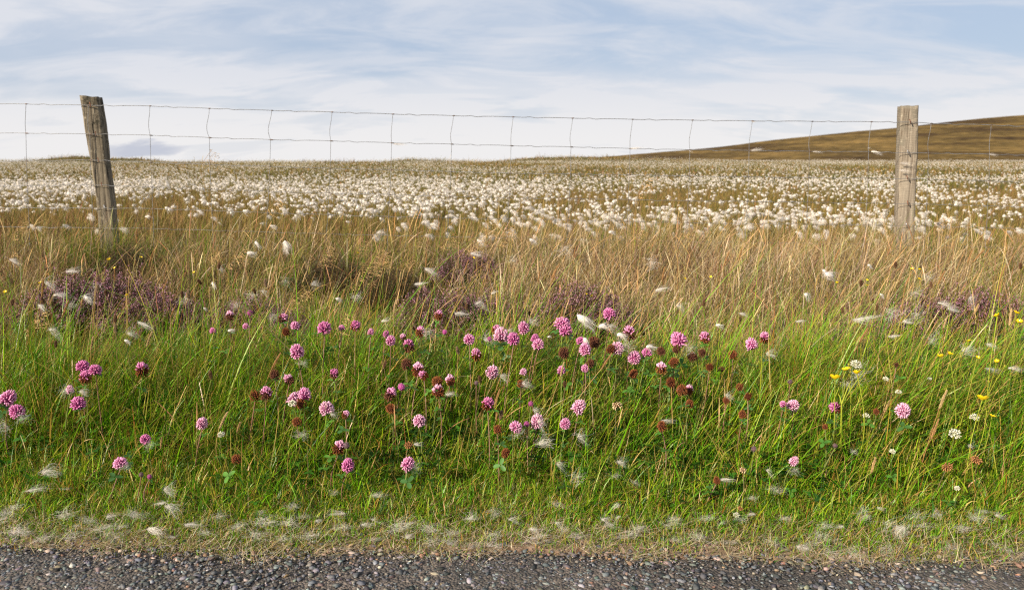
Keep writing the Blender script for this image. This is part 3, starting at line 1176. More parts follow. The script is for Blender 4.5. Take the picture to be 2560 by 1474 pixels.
ME['tan', 1] = build('withered_florets', V, F, c, M_BROWN, link=False)
for k in range(3):
    col = np.array([(.055, .16, .020), (.075, .19, .025), (.05, .13, .03)][k])
    v = tv * np.array([.018, .018, .018])
    v = v + np.array([.014, 0, .004])
    pet = tubes(np.array([[(0, 0, 0), (.006, 0, .003), (.013, 0, .004)]]), .0006, col, 4)
    V, F, c = merge([(v, tf, col), pet])
    ME['leaf', k] = build('leaf', V, F, c, M_LEAF, link=False)

# x, y, width (2560 px wide picture), state, palette
P0, H0, B0, U0 = 'pink', 'half', 'brown', 'bud'
CLOVERS = [
    (206, 917, 33, P0, 2), (238, 926, 30, P0, 2), (214, 945, 30, H0, 2), (355, 926, 32, H0, 1), (19, 997, 39, P0, 0), (43, 1029, 37, P0, 2), (196, 1010, 35, P0, 2),
    (175, 974, 19, P0, 3), (505, 1059, 29, P0, 3), (706, 796, 24, H0, 0), (625, 782, 16, U0, 0), (575, 790, 21, H0, 3), (532, 827, 16, P0, 2), (738, 815, 21, P0, 0),
    (715, 830, 19, B0, 0), (811, 821, 31, P0, 2), (743, 880, 34, P0, 0), (835, 935, 23, H0, 2), (687, 938, 24, B0, 2), (723, 949, 24, H0, 3), (637, 990, 26, B0, 1),
    (665, 985, 30, H0, 0), (735, 998, 32, P0, 3), (762, 986, 32, P0, 0), (754, 1009, 26, B0, 1), (743, 1055, 24, B0, 1), (817, 1022, 38, P0, 3), (615, 816, 17, P0, 0),
    (855, 820, 17, P0, 0), (364, 1098, 24, P0, 2), (301, 1158, 31, P0, 0), (353, 1186, 13, U0, 1), (374, 1191, 13, U0, 0), (591, 1148, 24, B0, 1), (847, 1120, 31, H0, 3),
    (870, 1163, 32, P0, 2), (888, 815, 26, H0, 2), (927, 830, 17, P0, 0), (965, 835, 15, P0, 2), (977, 852, 24, P0, 0), (1008, 844, 17, H0, 3), (1022, 866, 28, H0, 2),
    (1050, 830, 24, H0, 0), (1097, 789, 22, H0, 0), (1112, 830, 14, U0, 2), (1016, 911, 26, B0, 2), (1045, 925, 30, H0, 3), (1060, 939, 22, H0, 1), (1004, 967, 20, U0, 2),
    (975, 986, 29, H0, 0), (978, 1021, 26, B0, 1), (1093, 955, 27, B0, 1), (1096, 979, 30, H0, 3), (1126, 952, 25, H0, 3), (1048, 1052, 31, P0, 3), (1173, 849, 29, P0, 0),
    (1191, 887, 27, H0, 0), (1240, 824, 23, H0, 0), (1253, 839, 38, P0, 3), (1284, 849, 31, P0, 2), (1310, 821, 28, P0, 0), (1224, 847, 14, U0, 0), (1337, 847, 20, P0, 2),
    (1345, 863, 29, P0, 0), (1404, 812, 34, P0, 1), (1414, 826, 33, P0, 2), (1231, 930, 31, P0, 3), (1308, 930, 17, P0, 3), (1463, 875, 30, P0, 0), (1451, 852, 21, P0, 2),
    (1409, 883, 27, B0, 2), (1485, 857, 30, B0, 2), (1403, 926, 20, P0, 1), (1463, 921, 20, P0, 0), (1475, 909, 21, B0, 2), (1523, 785, 28, P0, 2), (1573, 834, 31, H0, 0),
    (1543, 871, 32, P0, 3), (1527, 873, 22, B0, 0), (1586, 895, 31, P0, 0), (1617, 882, 25, P0, 2), (1653, 878, 21, B0, 2), (1698, 852, 36, P0, 1), (1691, 873, 20, B0, 2),
    (1653, 923, 28, H0, 3), (1684, 906, 24, B0, 1), (1583, 935, 22, B0, 1), (1677, 957, 23, B0, 0), (1705, 976, 27, B0, 1), (1722, 975, 22, H0, 3), (1219, 1011, 31, H0, 2),
    (1327, 1009, 14, U0, 0), (1446, 1018, 32, P0, 3), (1289, 1068, 30, P0, 0), (1317, 1060, 16, U0, 0), (1343, 1055, 34, P0, 3), (1413, 1060, 25, P0, 0), (1244, 1074, 21, B0, 1),
    (1655, 1065, 24, B0, 1), (1303, 960, 21, B0, 1), (1191, 957, 12, U0, 1), (1264, 1132, 22, B0, 1), (1019, 1160, 34, P0, 0), (867, 1113, 17, U0, 1), (864, 1036, 19, H0, 3),
    (1763, 845, 28, H0, 0), (1879, 862, 29, P0, 0), (1911, 845, 26, H0, 0), (1731, 892, 24, B0, 2), (1756, 882, 21, B0, 2), (1832, 888, 24, B0, 1), (1774, 918, 19, B0, 0),
    (1803, 923, 16, B0, 2), (1724, 1010, 21, B0, 1), (1816, 1001, 18, B0, 1), (1849, 967, 19, B0, 1), (1870, 991, 18, B0, 0), (1856, 1036, 19, B0, 1), (1958, 1010, 17, P0, 1),
    (1982, 1014, 31, P0, 3), (2089, 1019, 28, H0, 2), (2257, 1026, 37, P0, 3), (2063, 1067, 14, B0, 1), (1975, 954, 14, U0, 1), (2241, 912, 11, B0, 2), (2191, 1029, 15, B0, 1),
    (1984, 1153, 22, P0, 3), (1885, 1122, 16, U0, 1), (1792, 1201, 17, B0, 1), (2088, 1114, 13, U0, 1)]
TANS = [(1542, 1012, 27, 0), (1021, 1111, 20, 1), (2442, 1148, 26, 1), (2368, 1166, 26, 1), (1851, 1269, 13, 1), (1858, 1173, 19, 0)]
WHITES = [(2140, 912, 29), (2214, 948, 16), (2246, 980, 16), (2166, 1040, 18), (2324, 947, 11), (2436, 1043, 22), (2387, 1085, 30), (2231, 1129, 16),
          (1841, 1287, 17), (2393, 1220, 14), (553, 1087, 20), (731, 1008, 22)]


def bank_depth(y):
    return float(np.interp(y, [560, 640, 700, 760, 800, 850, 1000, 1160, 1290], [3.5, 2.75, 2.3, 2.02, 1.92, 1.83, 1.68, 1.54, 1.45]))


def stem_mesh(name, foot, top, r, col, parent, bend=.012, K=7, lean=None):
    """a slender bent stalk from the foot to the top, in coordinates of the thing whose base is the foot"""
    f = np.array(foot)
    t = np.array(top) - f
    s = np.linspace(0, 1, K)[:, None]
    b = np.array([random.uniform(-1, 1) * bend, random.uniform(-1, 1) * bend, 0])
    P = t[None] * np.concatenate([s ** 1.25, s ** 1.25, s], 1) + b * np.sin(s * PI)
    Rr = np.linspace(r * 1.15, r * .85, K)[None]
    cc = np.array(col) * random.uniform(.8, 1.2)
    v, fc, c = tubes(P[None], Rr, cc, 5)
    return build(name, v, fc, c, M_STEM, True, parent), P


STEMC = [(.15, .17, .05), (.22, .12, .08), (.17, .21, .05), (.28, .17, .12)]


def flower_thing(name, px, py, wpx, Yv, lean=.02):
    p = np.array(at(px, py, Yv))
    size = wpx * depth_of(p) / FPX
    fx, fy = p[0] - random.uniform(-.3, 1) * lean, p[1] + random.uniform(-.4, .6) * lean
    foot = np.array((fx, fy, gz(fx, fy) - .004))
    if p[2] - foot[2] < .025:
        foot[2] = p[2] - .025
    e = empty(name, foot)
    return e, p - foot, size


items = []
for (x, y, wp, st, k) in CLOVERS:
    Yv = bank_depth(y) + random.uniform(-.025, .025)
    e, top, s = flower_thing('red_clover', x, y, wp, Yv, .035)
    tag(e, cat='clover', group='red clovers on the bank')
    hgt = s * .53
    rot = (random.gauss(.15, .30), random.gauss(.08, .32), random.random() * 6.28)
    if st == 'pink':
        put('pink_florets', ME['pink', k, random.randint(0, 1)], e, top, rot, (hgt * random.uniform(.95, 1.12), hgt * random.uniform(.9, 1.05), hgt * random.uniform(.95, 1.32)))
        ph = ['large bright pink clover flower', 'rosy pink clover flower', 'deep magenta clover flower', 'pale pink clover flower'][k]
        if wp < 22:
            ph = 'small ' + ph.replace('large ', '')
    elif st == 'half':
        q = rot[:2] + (random.random() * 6.28,)
        put('pink_florets', ME['toppink', k], e, top, q, (hgt, hgt, hgt * 1.25))
        put('brown_florets', ME['lowbrown', random.randint(0, 2)], e, top, q, (hgt * .98, hgt * .98, hgt * 1.15))
        ph = ['pink topped withered clover flower', 'rosy topped withered clover flower', 'magenta topped withered clover flower', 'pale topped withered clover flower'][k]
    elif st == 'brown':
        put('brown_florets', ME['brown', k], e, top, rot, (hgt, hgt, hgt * random.uniform(1.05, 1.3)))
        ph = ['dark brown dead clover head', 'rusty brown dead clover head', 'dusky brown dead clover head'][k]
    else:
        put('closed_florets', ME['bud', k], e, top, rot, hgt)
        ph = ['closed purple clover bud', 'closed grey clover bud', 'opening pink clover bud'][k]
    _, P = stem_mesh('stem', (0, 0, 0), top - np.array([0, 0, hgt * .8]), .0012 + .0003 * random.random(), random.choice(STEMC), e)
    nl = 1 if st == 'bud' else random.choice((2, 2, 3))
    for j in range(nl):
        q = P[-1 - j] if j else P[-1] + np.array([0, 0, -.002])
        put('leaf', ME['leaf', random.randint(0, 2)], e, q, (random.gauss(0, .35), random.gauss(.1, .35), random.random() * 6.28), random.uniform(.65, 1.05) * (s / .028 if j == 0 else 1))
    items.append((e, ph, x, y))
cells(items, 9)

items = []
for i, (x, y, wp, k) in enumerate(TANS):
    e, top, s = flower_thing('withered_clover', x, y, wp, bank_depth(y), .03)
    tag(e, cat='clover', group='withered tan clovers')
    put('withered_florets', ME['tan', k], e, top, (random.gauss(0, .5), random.gauss(0, .5), random.random() * 6), s * .55)
    stem_mesh('stem', (0, 0, 0), top + np.array([0, 0, -.002]), .0009, (.16, .13, .06), e)
    items.append((e, 'cream drooping withered clover head' if k == 0 else 'tan drooping withered clover head', x, y))
cells(items)
items = []
for i, (x, y, wp) in enumerate(WHITES):
    e, top, s = flower_thing('white_clover', x, y, wp, bank_depth(y) + random.uniform(-.02, .02), .03)
    tag(e, cat='clover', group='white clovers in the bank')
    put('white_florets', ME['white', i % 3], e, top, (random.gauss(.1, .25), random.gauss(0, .25), random.random() * 6), s * .5)
    _, P = stem_mesh('stem', (0, 0, 0), top - np.array([0, 0, s * .3]), .0008, (.10, .14, .04), e)
    put('leaf', ME['leaf', i % 3], e, P[3], (random.gauss(0, .3), random.gauss(0, .3), random.random() * 6.28), .9)
    items.append((e, 'white clover flower' if wp > 18 else 'little white clover flower', x, y))
cells(items)

# ------------------------------------------------------------------ buttercups and tormentil
def petal_cup(cup, npet=5, seed=0):
    r = np.random.default_rng(seed)
    P = []
    for k in range(npet):
        a0 = k * 2 * PI / npet + r.normal(0, .06)
        rr = np.linspace(.06, 1.0, 5)
        ws = np.array([.10, .34, .52, .52, .22])
        up_ = cup * rr ** 1.6
        ring = []
        for q, wv, z in zip(rr, ws, up_):
            for sgn in (-1, -.5, 0, .5, 1):
                dx = q * (1 - .06 * sgn * sgn)
                dy = wv * sgn
                ring.append((dx * math.cos(a0) - dy * math.sin(a0), dx * math.sin(a0) + dy * math.cos(a0), z + .10 * sgn * sgn + .01 * k))
        v = np.array(ring)
        f = [[i * 5 + j, i * 5 + j + 1, i * 5 + j + 6, i * 5 + j + 5] for i in range(4) for j in range(4)]
        P.append((v, np.array(f), (.80, .58, .012)))
    return P


for k, cup in enumerate((.75, .55, .9)):
    V, F, c = merge(petal_cup(cup, 5, k))
    ME['cup', k] = build('petals', V, F, c, M_PETAL, True, link=False)
r = np.random.default_rng(3)
a = r.random(40) * 2 * PI
q = np.sqrt(r.random(40)) * .28
st0 = np.stack([q * np.cos(a) * .4, q * np.sin(a) * .4, np.full(40, .05)], 1)
st1 = np.stack([q * np.cos(a), q * np.sin(a), .30 + .1 * r.random(40)], 1)
V, F, c = merge([tubes(np.stack([st0, st0 * .5 + st1 * .5, st1], 1), np.array([[.015, .015, .03]]), np.array([.62, .42, .02]), 4), core(.16, (.32, .36, .03), .8, .1)])
ME['stamen'] = build('stamens', V, F, c, M_PETAL, link=False)
V, F, c = merge([core(.5, (.50, .46, .03), 1.1), florets(10, .6, 2.0, (.18, .24, .03), (.40, .42, .04), 77, rad=.85, fw=.14)])
ME['cupbud'] = build('bud', V, F, c, M_PETAL, link=False)
BUTTER = [(2088, 943, 21, 0), (2116, 922, 16, 0), (2143, 931, 15, 1), (2124, 935, 9, 2), (2122, 910, 7, 2), (2351, 890, 12, 0), (2373, 883, 12, 1), (2423, 851, 10, 0), (2443, 893, 8, 0),
          (2494, 788, 13, 0), (2540, 780, 13, 1), (2548, 804, 12, 0), (2456, 995, 22, 1), (2480, 1038, 13, 0), (2467, 1028, 6, 2), (2493, 902, 9, 1), (2512, 914, 6, 2)]
items = []
for i, (x, y, wp, st) in enumerate(BUTTER):
    Yv = float(np.interp(y, [780, 900, 1040], [1.75, 1.68, 1.60])) + random.uniform(-.02, .02)
    e, top, s = flower_thing('buttercup', x, y, wp, Yv, .05)
    tag(e, cat='buttercup', group='buttercups on the right of the bank')
    rot = (random.gauss(.35, .15), random.gauss(.1, .15), random.random() * 6.28)
    if st == 2:
        put('bud', ME['cupbud'], e, top, rot, s * .6)
        ph = 'tiny closed yellow buttercup bud'
    else:
        pt = put('petals', ME['cup', i % 3], e, top - np.array([0, 0, s * .25]), rot, s * .66)
        put('stamens', ME['stamen'], pt, (0, 0, 0), (0, 0, 0), 1)
        ph = 'yellow buttercup seen from above' if st == 1 else 'yellow buttercup flower'
        if wp < 12:
            ph = 'small ' + ph
    stem_mesh('stem', (0, 0, 0), top - np.array([0, 0, s * .25]), .0011, (.27, .30, .03), e, .02, 9)
    items.append((e, ph, x, y))
cells(items, 6)
# the thick branching buttercup stem that stands in front
foot = np.array(on_ground(2106, 1135, .05))
e = empty('buttercup_plant', (foot[0], foot[1], gz(foot[0], foot[1])))
tag(e, 'thick yellow green branching stem standing below the big buttercups', 'buttercup')
base = np.array([foot[0], foot[1], gz(foot[0], foot[1])])
fork = np.array(at(2104, 1010, 1.62)) - base
t1 = np.array(at(2128, 952, 1.66)) - base
t2 = np.array(at(2096, 985, 1.64)) - base
t3 = np.array(at(2163, 925, 1.70)) - base
z0 = np.zeros(3)
Ps = [np.stack([z0 * (1 - s) + fork * s for s in np.linspace(0, 1, 6)])]
for q in (t1, t2, t3):
    Ps.append(np.stack([fork * (1 - s) + q * s + np.array([0, 0, .004 * math.sin(s * 3.14)]) for s in np.linspace(0, 1, 6)]))
build('stem', *tubes(np.array(Ps[:1]), np.linspace(.0022, .0019, 6)[None], np.array([.34, .38, .035]), 6), M_STEM, True, e)
for q in Ps[1:]:
    build('branch', *tubes(q[None], np.linspace(.0016, .0009, 6)[None], np.array([.33, .37, .035]), 6), M_STEM, True, e)

TORM = [(2280, 673, 7), (2299, 674, 6), (2092, 708, 8), (2167, 701, 6), (2167, 713, 6), (2297, 698, 6), (101, 708, 8), (13, 730, 8), (273, 650, 8), (1466, 736, 6), (1480, 740, 7), (318, 738, 6),
        (352, 644, 6), (287, 670, 6), (485, 682, 6), (1185, 646, 6), (895, 633, 7), (1712, 697, 6), (1777, 693, 6), (2320, 765, 6)]
items = []
for i, (x, y, wp) in enumerate(TORM):
    e, top, s = flower_thing('tormentil', x, y, wp, bank_depth(y) - .08, .03)
    tag(e, cat='flower', group='tiny yellow tormentil flowers')
    put('petals', ME['cup', i % 3], e, top, (random.gauss(.5, .2), 0, random.random() * 6), s * .6)
    stem_mesh('stem', (0, 0, 0), top, .0008, (.14, .16, .04), e)
    items.append((e, 'tiny yellow tormentil flower', x, y))
cells(items)

# ------------------------------------------------------------------ plantain heads, seed spikes, panicles
def spike_mesh(name, n, L_, rad, bl, cb, ct, seed, mat, tiltup=.9, taper=.6):
    """seed spike of unit-free real size along +z, made of many small scales round a core"""
    r = np.random.default_rng(seed)
    i = np.arange(n)
    z = (i + .5) / n * L_
    th = i * 2.399963
    prof = np.sin(np.clip(.12 + .88 * (i + .5) / n, 0, 1) * PI) ** taper
    rr = rad * prof
    d = np.stack([np.cos(th), np.sin(th), np.full(n, tiltup)], 1)
    d /= np.linalg.norm(d, axis=1, keepdims=True)
    b = np.stack([np.cos(th) * rr * .35, np.sin(th) * rr * .35, z], 1)
    tip = b + d * (bl * prof + rad * .3)[:, None] * (1 + r.normal(0, .2, (n, 1)))
    P = np.stack([b, b * .5 + tip * .5, tip], 1)
    t = np.array([0, .5, 1.0])[None, :, None]
    c = np.array(cb) * (1 - t) + np.array(ct) * t
    c = c * (1 + r.normal(0, .18, (n, 1, 1)))
    v, f, cc = tubes(P, np.array([[rad * .22, rad * .32, rad * .05]]), np.clip(c, .004, .9), 4)
    cp = np.stack([np.zeros(6), np.zeros(6), np.linspace(0, L_, 6)], 1)[None]
    k = tubes(cp, (rad * .6 * np.sin(np.linspace(.15, .95, 6) * PI))[None], np.array(cb) * .8, 6)
    V, F, c2 = merge([(v, f, cc), k])
    return build(name, V, F, c2, mat, link=False)


for k in range(3):
    ME['plant', k] = spike_mesh('seed_head', 90, .016 + .003 * k, .0036, .0028, [(.05, .028, .016), (.08, .045, .025), (.12, .075, .045)][k], [(.16, .085, .045), (.20, .11, .06), (.28, .19, .12)][k], 20 + k, M_BROWN)
    ME['spike', k] = spike_mesh('seed_spike', 120, .034 + .009 * k, .0024, .004, [(.30, .18, .07), (.34, .22, .09), (.26, .13, .05)][k], [(.60, .42, .20), (.66, .50, .27), (.50, .30, .13)][k], 30 + k, M_SEED, 2.2, .45)


def panicle_mesh(seed, dense):
    r = np.random.default_rng(seed)
    Pn, Sp = [], []
    Ln = .10
    nb = 12
    for i in range(nb):
        z = Ln * (.1 + .9 * i / nb)
        a = r.normal(.0, .9)
        l = (.045 * (1 - .6 * i / nb)) * (1 + r.normal(0, .2))
        d = np.array([math.cos(a) * .9, math.sin(a) * .9, .75])
        s = np.linspace(0, 1, 5)[:, None]
        P = np.array([0.02 * (z / Ln) ** 2, 0, z]) + d * l * s + np.array([.012, 0, -.014]) * s ** 2
        Pn.append(P)
        for q in np.linspace(.35, 1, 5 if dense else 3):
            j = P[0] * (1 - q) + P[-1] * q + r.normal(0, .0012, 3)
            dr = d * .6 + np.array([.5, 0, -.25]) + r.normal(0, .3, 3)
            dr /= np.linalg.norm(dr)
            Sp.append(np.stack([j, j + dr * .0035, j + dr * .0075]))
    ax = np.stack([0.02 * np.linspace(0, 1, 5) ** 2, np.zeros(5), np.linspace(0, Ln, 5)], 1)
    V, F, c = merge([tubes(np.array(Pn), np.full((1, 5), .00028), np.array([.42, .25, .10]), 3),
                     tubes(ax[None], np.full((1, 5), .0005), np.array([.40, .25, .10]), 4),
                     tubes(np.array(Sp), np.array([[.0003, .0010, .0001]]), np.array([.62, .42, .20]) * (1 + r.normal(0, .15, (len(Sp), 1, 1))), 4)])
    return build('panicle', V, F, c, M_SEED, link=False)


for k in range(3):
    ME['pan', k] = panicle_mesh(40 + k, k != 1)

PLANT = [(29, 756), (109, 751), (245, 727), (264, 730), (455, 737), (471, 739), (503, 703), (546, 665), (665, 710), (638, 727), (287, 799), (288, 823), (2152, 708), (2330, 713), (2416, 742), (2239, 662),
         (2552, 665), (2231, 691), (2182, 751), (2107, 775), (2120, 772), (2191, 768), (1758, 758), (1172, 697), (954, 756), (1166, 768), (1306, 784), (1324, 782), (960, 912), (1147, 878),
         (1200, 948), (138, 860), (1250, 1040), (1412, 960), (528, 940)]
SPIKES = [(72, 707), (93, 712), (103, 727), (110, 683), (121, 749), (153, 776), (201, 750), (320, 690), (285, 690), (390, 698), (364, 848), (580, 703), (683, 674), (752, 662), (677, 905), (591, 1060),
          (225, 856), (8, 770), (400, 1100), (546, 1050), (1235, 1000), (1239, 1035), (2137, 858), (2145, 843), (2213, 1010), (2350, 1000), (2330, 1075), (2180, 1160), (1401, 920), (1505, 900), (1262, 795),
          (1625, 735), (2265, 700), (2273, 715), (2440, 700), (2500, 715), (2430, 690), (2360, 800), (1380, 690), (1290, 700), (1215, 668), (1160, 670), (1020, 668), (998, 690), (1345, 690), (1445, 640), (1605, 680),
          (1810, 650), (1905, 618), (1985, 660), (2085, 640), (2040, 700), (2228, 712), (1655, 690), (1515, 700), (890, 700), (850, 740), (465, 665), (418, 640), (372, 645), (335, 655), (60, 660), (160, 640), (195, 610)]
PANS = [(25, 575), (20, 640), (515, 620), (560, 640), (880, 620), (905, 640), (930, 660), (870, 690), (1020, 600), (1090, 590), (1195, 575), (1150, 605), (1240, 590), (990, 640), (790, 640), (1590, 470), (498, 392),
        (660, 500), (1700, 560), (1560, 590), (2320, 560), (60, 800), (700, 740), (840, 790)]
items_p, items_s, items_n = [], [], []
rr = random.Random(5)
for i, (x, y) in enumerate(PLANT):
    e, top, s = flower_thing('ribwort_plantain', x, y, 10, min(bank_depth(y), 2.0) + rr.uniform(-.06, .06), .06)
    tag(e, cat='plantain', group='ribwort plantain seed heads')
    sc = rr.uniform(.85, 1.15)
    put('seed_head', ME['plant', i % 3], e, top - np.array([0, 0, .008]), (rr.gauss(0, .15), rr.gauss(.1, .2), rr.random() * 6), sc)
    stem_mesh('stem', (0, 0, 0), top - np.array([0, 0, .007]), .0008, rr.choice([(.20, .22, .05), (.16, .10, .05), (.22, .15, .08)]), e, .02)
    items_p.append((e, ['dark brown plantain seed head', 'brown plantain seed head', 'fawn plantain seed head'][i % 3], x, y))
cells(items_p)
for i in range(46):
    x = rr.uniform(0, 2560)
    SPIKES.append((x, rr.uniform(575, 800)))
for i, (x, y) in enumerate(SPIKES):
    e, top, s = flower_thing('seed_grass', x, y, 10, min(bank_depth(y), 2.6) + rr.uniform(-.08, .12), .10)
    tag(e, cat='grass', group='tan grass seed spikes')
    ln = rr.uniform(.12, .55)
    az = rr.gauss(0, .5)
    put('seed_spike', ME['spike', i % 3], e, top - np.array([0, 0, .02]), (rr.gauss(0, .12), ln, 0), rr.uniform(.75, 1.1))
    stem_mesh('stalk', (0, 0, 0), top - np.array([0, 0, .019]), .0008, rr.choice([(.42, .28, .11), (.34, .21, .08), (.28, .13, .05), (.30, .28, .07)]), e, .02)
    items_s.append((e, ['tan grass seed spike', 'pale straw grass seed spike', 'russet grass seed spike'][i % 3], x, y))
cells(items_s)
for i, (x, y) in enumerate(PANS):
    e, top, s = flower_thing('hair_grass', x, y, 10, min(bank_depth(y), 2.9) + rr.uniform(-.08, .12), .10)
    tag(e, cat='grass', group='feathery golden grass panicles')
    put('panicle', ME['pan', i % 3], e, top - np.array([0, 0, .05]), (rr.gauss(0, .1), rr.uniform(.2, .8), rr.gauss(0, .4)), rr.uniform(.8, 1.2))
    stem_mesh('stalk', (0, 0, 0), top - np.array([0, 0, .049]), .0008, (.44, .28, .10), e, .02)
    items_n.append((e, 'feathery golden grass panicle', x, y))
cells(items_n)

# broad strap leaves of plantain on the right
items = []
for i, (x, y) in enumerate(((1985, 950), (2030, 905), (2120, 880), (1960, 990), (1075, 880))):
    p = on_ground(x, y + 60, .03)
    n = 8
    root = np.zeros((n, 3)) + R.normal(0, .006, (n, 3)) * np.array([1, 1, 0])
    az = np.linspace(0, 2 * PI, n, endpoint=False) + R.normal(0, .3, n)
    P = stems_curve(root, .13 + .06 * R.random(n), np.abs(R.normal(.15, .15, n)), R.normal(.6, .3, n), az, 8)
    t = np.linspace(0, 1, 8)
    W = (.0065 * np.sin(np.clip(t * .92 + .08, 0, 1) * PI) ** .7)[None] * np.ones((n, 1))
    sa = az + PI / 2
    side = np.stack([np.cos(sa), np.sin(sa), np.zeros(n)], 1)
    v, f, c = ribbons(P, W, side, pick([(.08, .17, .018), (.055, .13, .016)], [1, 1], n)[:, None, :] * np.ones((1, 8, 1)))
    o = build('plantain_rosette', v, f, c, M_LEAF, True)
    o.location = (p[0], p[1], gz(p[0], p[1]))
    tag(o, cat='plantain', group='plantain leaf rosettes')
    items.append((o, 'tuft of broad green plantain leaves', x, y))
cells(items)

# ------------------------------------------------------------------ heather
def heather(seed, w_, h_):
    r = np.random.default_rng(seed)
    n = 420
    a = r.random(n) * 2 * PI
    q = np.sqrt(r.random(n))
    x, y = q * np.cos(a) * w_ * .5, q * np.sin(a) * w_ * .32
    hh = h_ * (1 - .55 * q ** 2) * (1 + r.normal(0, .13, n))
    root = np.stack([x * .55, y * .55, np.zeros(n)], 1)
    tip = np.stack([x * 1.1 + .02 + r.normal(0, .012, n), y * 1.1 + r.normal(0, .012, n), hh], 1)
    s = np.linspace(0, 1, 5)[None, :, None]
    P = root[:, None] * (1 - s) + tip[:, None] * s
    P[:, :, 2] = hh[:, None] * np.linspace(0, 1, 5)[None] ** .8
    parts = [tubes(P, np.linspace(.0011, .0005, 5)[None], np.array([.09, .05, .03]), 3)]
    # tiny leaves along each sprig
    m = 16
    tt = r.random((n, m)) * .85 + .08
    base = root[:, None] * (1 - tt[..., None]) + tip[:, None] * tt[..., None]
    base[..., 2] = hh[:, None] * tt ** .8
    d = r.normal(0, 1, (n, m, 3)) + np.array([0, 0, .9])
    d /= np.linalg.norm(d, axis=2, keepdims=True)
    b = base.reshape(-1, 3)
    d = d.reshape(-1, 3)
    PP = np.stack([b, b + d * .006, b + d * .011], 1)
    sd = np.cross(d, r.normal(0, 1, d.shape))
    sd /= np.linalg.norm(sd, axis=1, keepdims=True)
    lc = np.array([(.05, .07, .02), (.09, .08, .03), (.07, .045, .025)])[r.integers(0, 3, len(b))]
    parts.append(ribbons(PP, np.array([[.0006, .0012, .0003]]) * np.ones((len(b), 1)), sd, lc[:, None, :] * np.ones((1, 3, 1))))
    fol = merge(parts)
    m = 15
    fl = r.random(n) < .72
    k = fl.sum()
    tt = .62 + .38 * r.random((k, m))
    base = root[fl][:, None] * (1 - tt[..., None]) + tip[fl][:, None] * tt[..., None]
    base[..., 2] = hh[fl][:, None] * tt ** .8
    b = (base + r.normal(0, .0022, base.shape)).reshape(-1, 3)
    d = r.normal(0, 1, b.shape) + np.array([0, 0, .3])
    d /= np.linalg.norm(d, axis=1, keepdims=True)
    PP = np.stack([b, b + d * .0024, b + d * .0046], 1)
    bc = np.array([(.46, .22, .33), (.36, .16, .22), (.54, .33, .39), (.26, .12, .12)])[r.integers(0, 4, len(b))]
    blo = tubes(PP, np.array([[.0006, .0016, .0009]]), bc[:, None, :] * np.ones((1, 3, 1)), 4)
    return (build('foliage', *fol, M_LEAF, link=False), build('blossom', blo[0], blo[1], blo[2], M_FLORET, link=False))


HV_ = [heather(60 + k, .38, .20) for k in range(3)]
for i, (x, y, Yv, s, lb) in enumerate(HEATH):
    p = at(x, y, Yv)
    e = empty('heather', (p[0], p[1], gz(p[0], p[1]) - .01))
    e.rotation_euler = (0, 0, rr.uniform(-.4, .4))
    s *= .90
    e.scale = (s, s, s)
    tag(e, lb, 'heather', 'heather clumps in the rough grass')
    put('foliage', HV_[i % 3][0], e)
    if i not in (11, 12, 16):
        put('blossom', HV_[i % 3][1], e)

# ------------------------------------------------------------------ cotton fluff
FC = np.array([.86, .815, .755])


def hairs(n, L0, spread, droop, seed, wid=.010, start=.06, curl=.15, dirx=1.0):
    r = np.random.default_rng(seed)
    K = 7
    b = r.normal(0, start, (n, 3))
    d = np.stack([np.full(n, dirx), r.normal(0, spread, n), r.normal(0.05, spread, n)], 1)
    d /= np.linalg.norm(d, axis=1, keepdims=True)
    ln = L0 * np.clip(r.normal(.8, .22, n), .25, 1.2)
    s = np.linspace(0, 1, K)[None, :, None]
    cu = r.normal(0, curl, (n, 1, 3))
    P = b[:, None] + d[:, None] * ln[:, None, None] * s + cu * np.sin(s * PI) + np.array([0, 0, -droop]) * s ** 2 * ln[:, None, None]
    P = P + .35 * r.normal(0, curl, (n, 1, 3)) * np.sin(s * 2 * PI)
    sd = np.cross(d, r.normal(0, 1, (n, 3)))
    sd /= np.linalg.norm(sd, axis=1, keepdims=True)
    W = wid * np.array([1, 1, 1, 1, .9, .7, .4])[None] * np.ones((n, 1))
    return ribbons(P, W, sd, FC * (1 + r.normal(0, .05, (n, 1, 1))))


def tuft_core(seed, a, b_, c_, off):
    r = np.random.default_rng(seed)
    v = cv * (1 + r.normal(0, .10, (len(cv), 1))) * np.array([a, b_, c_]) + np.array(off)
    return v, cf, np.tile(FC, (len(v), 1))


# unit tufts, one unit wide
def fm(name, parts):
    V, F, c = merge(parts)
    return build(name, V, F, c, M_FLUFF, link=False)


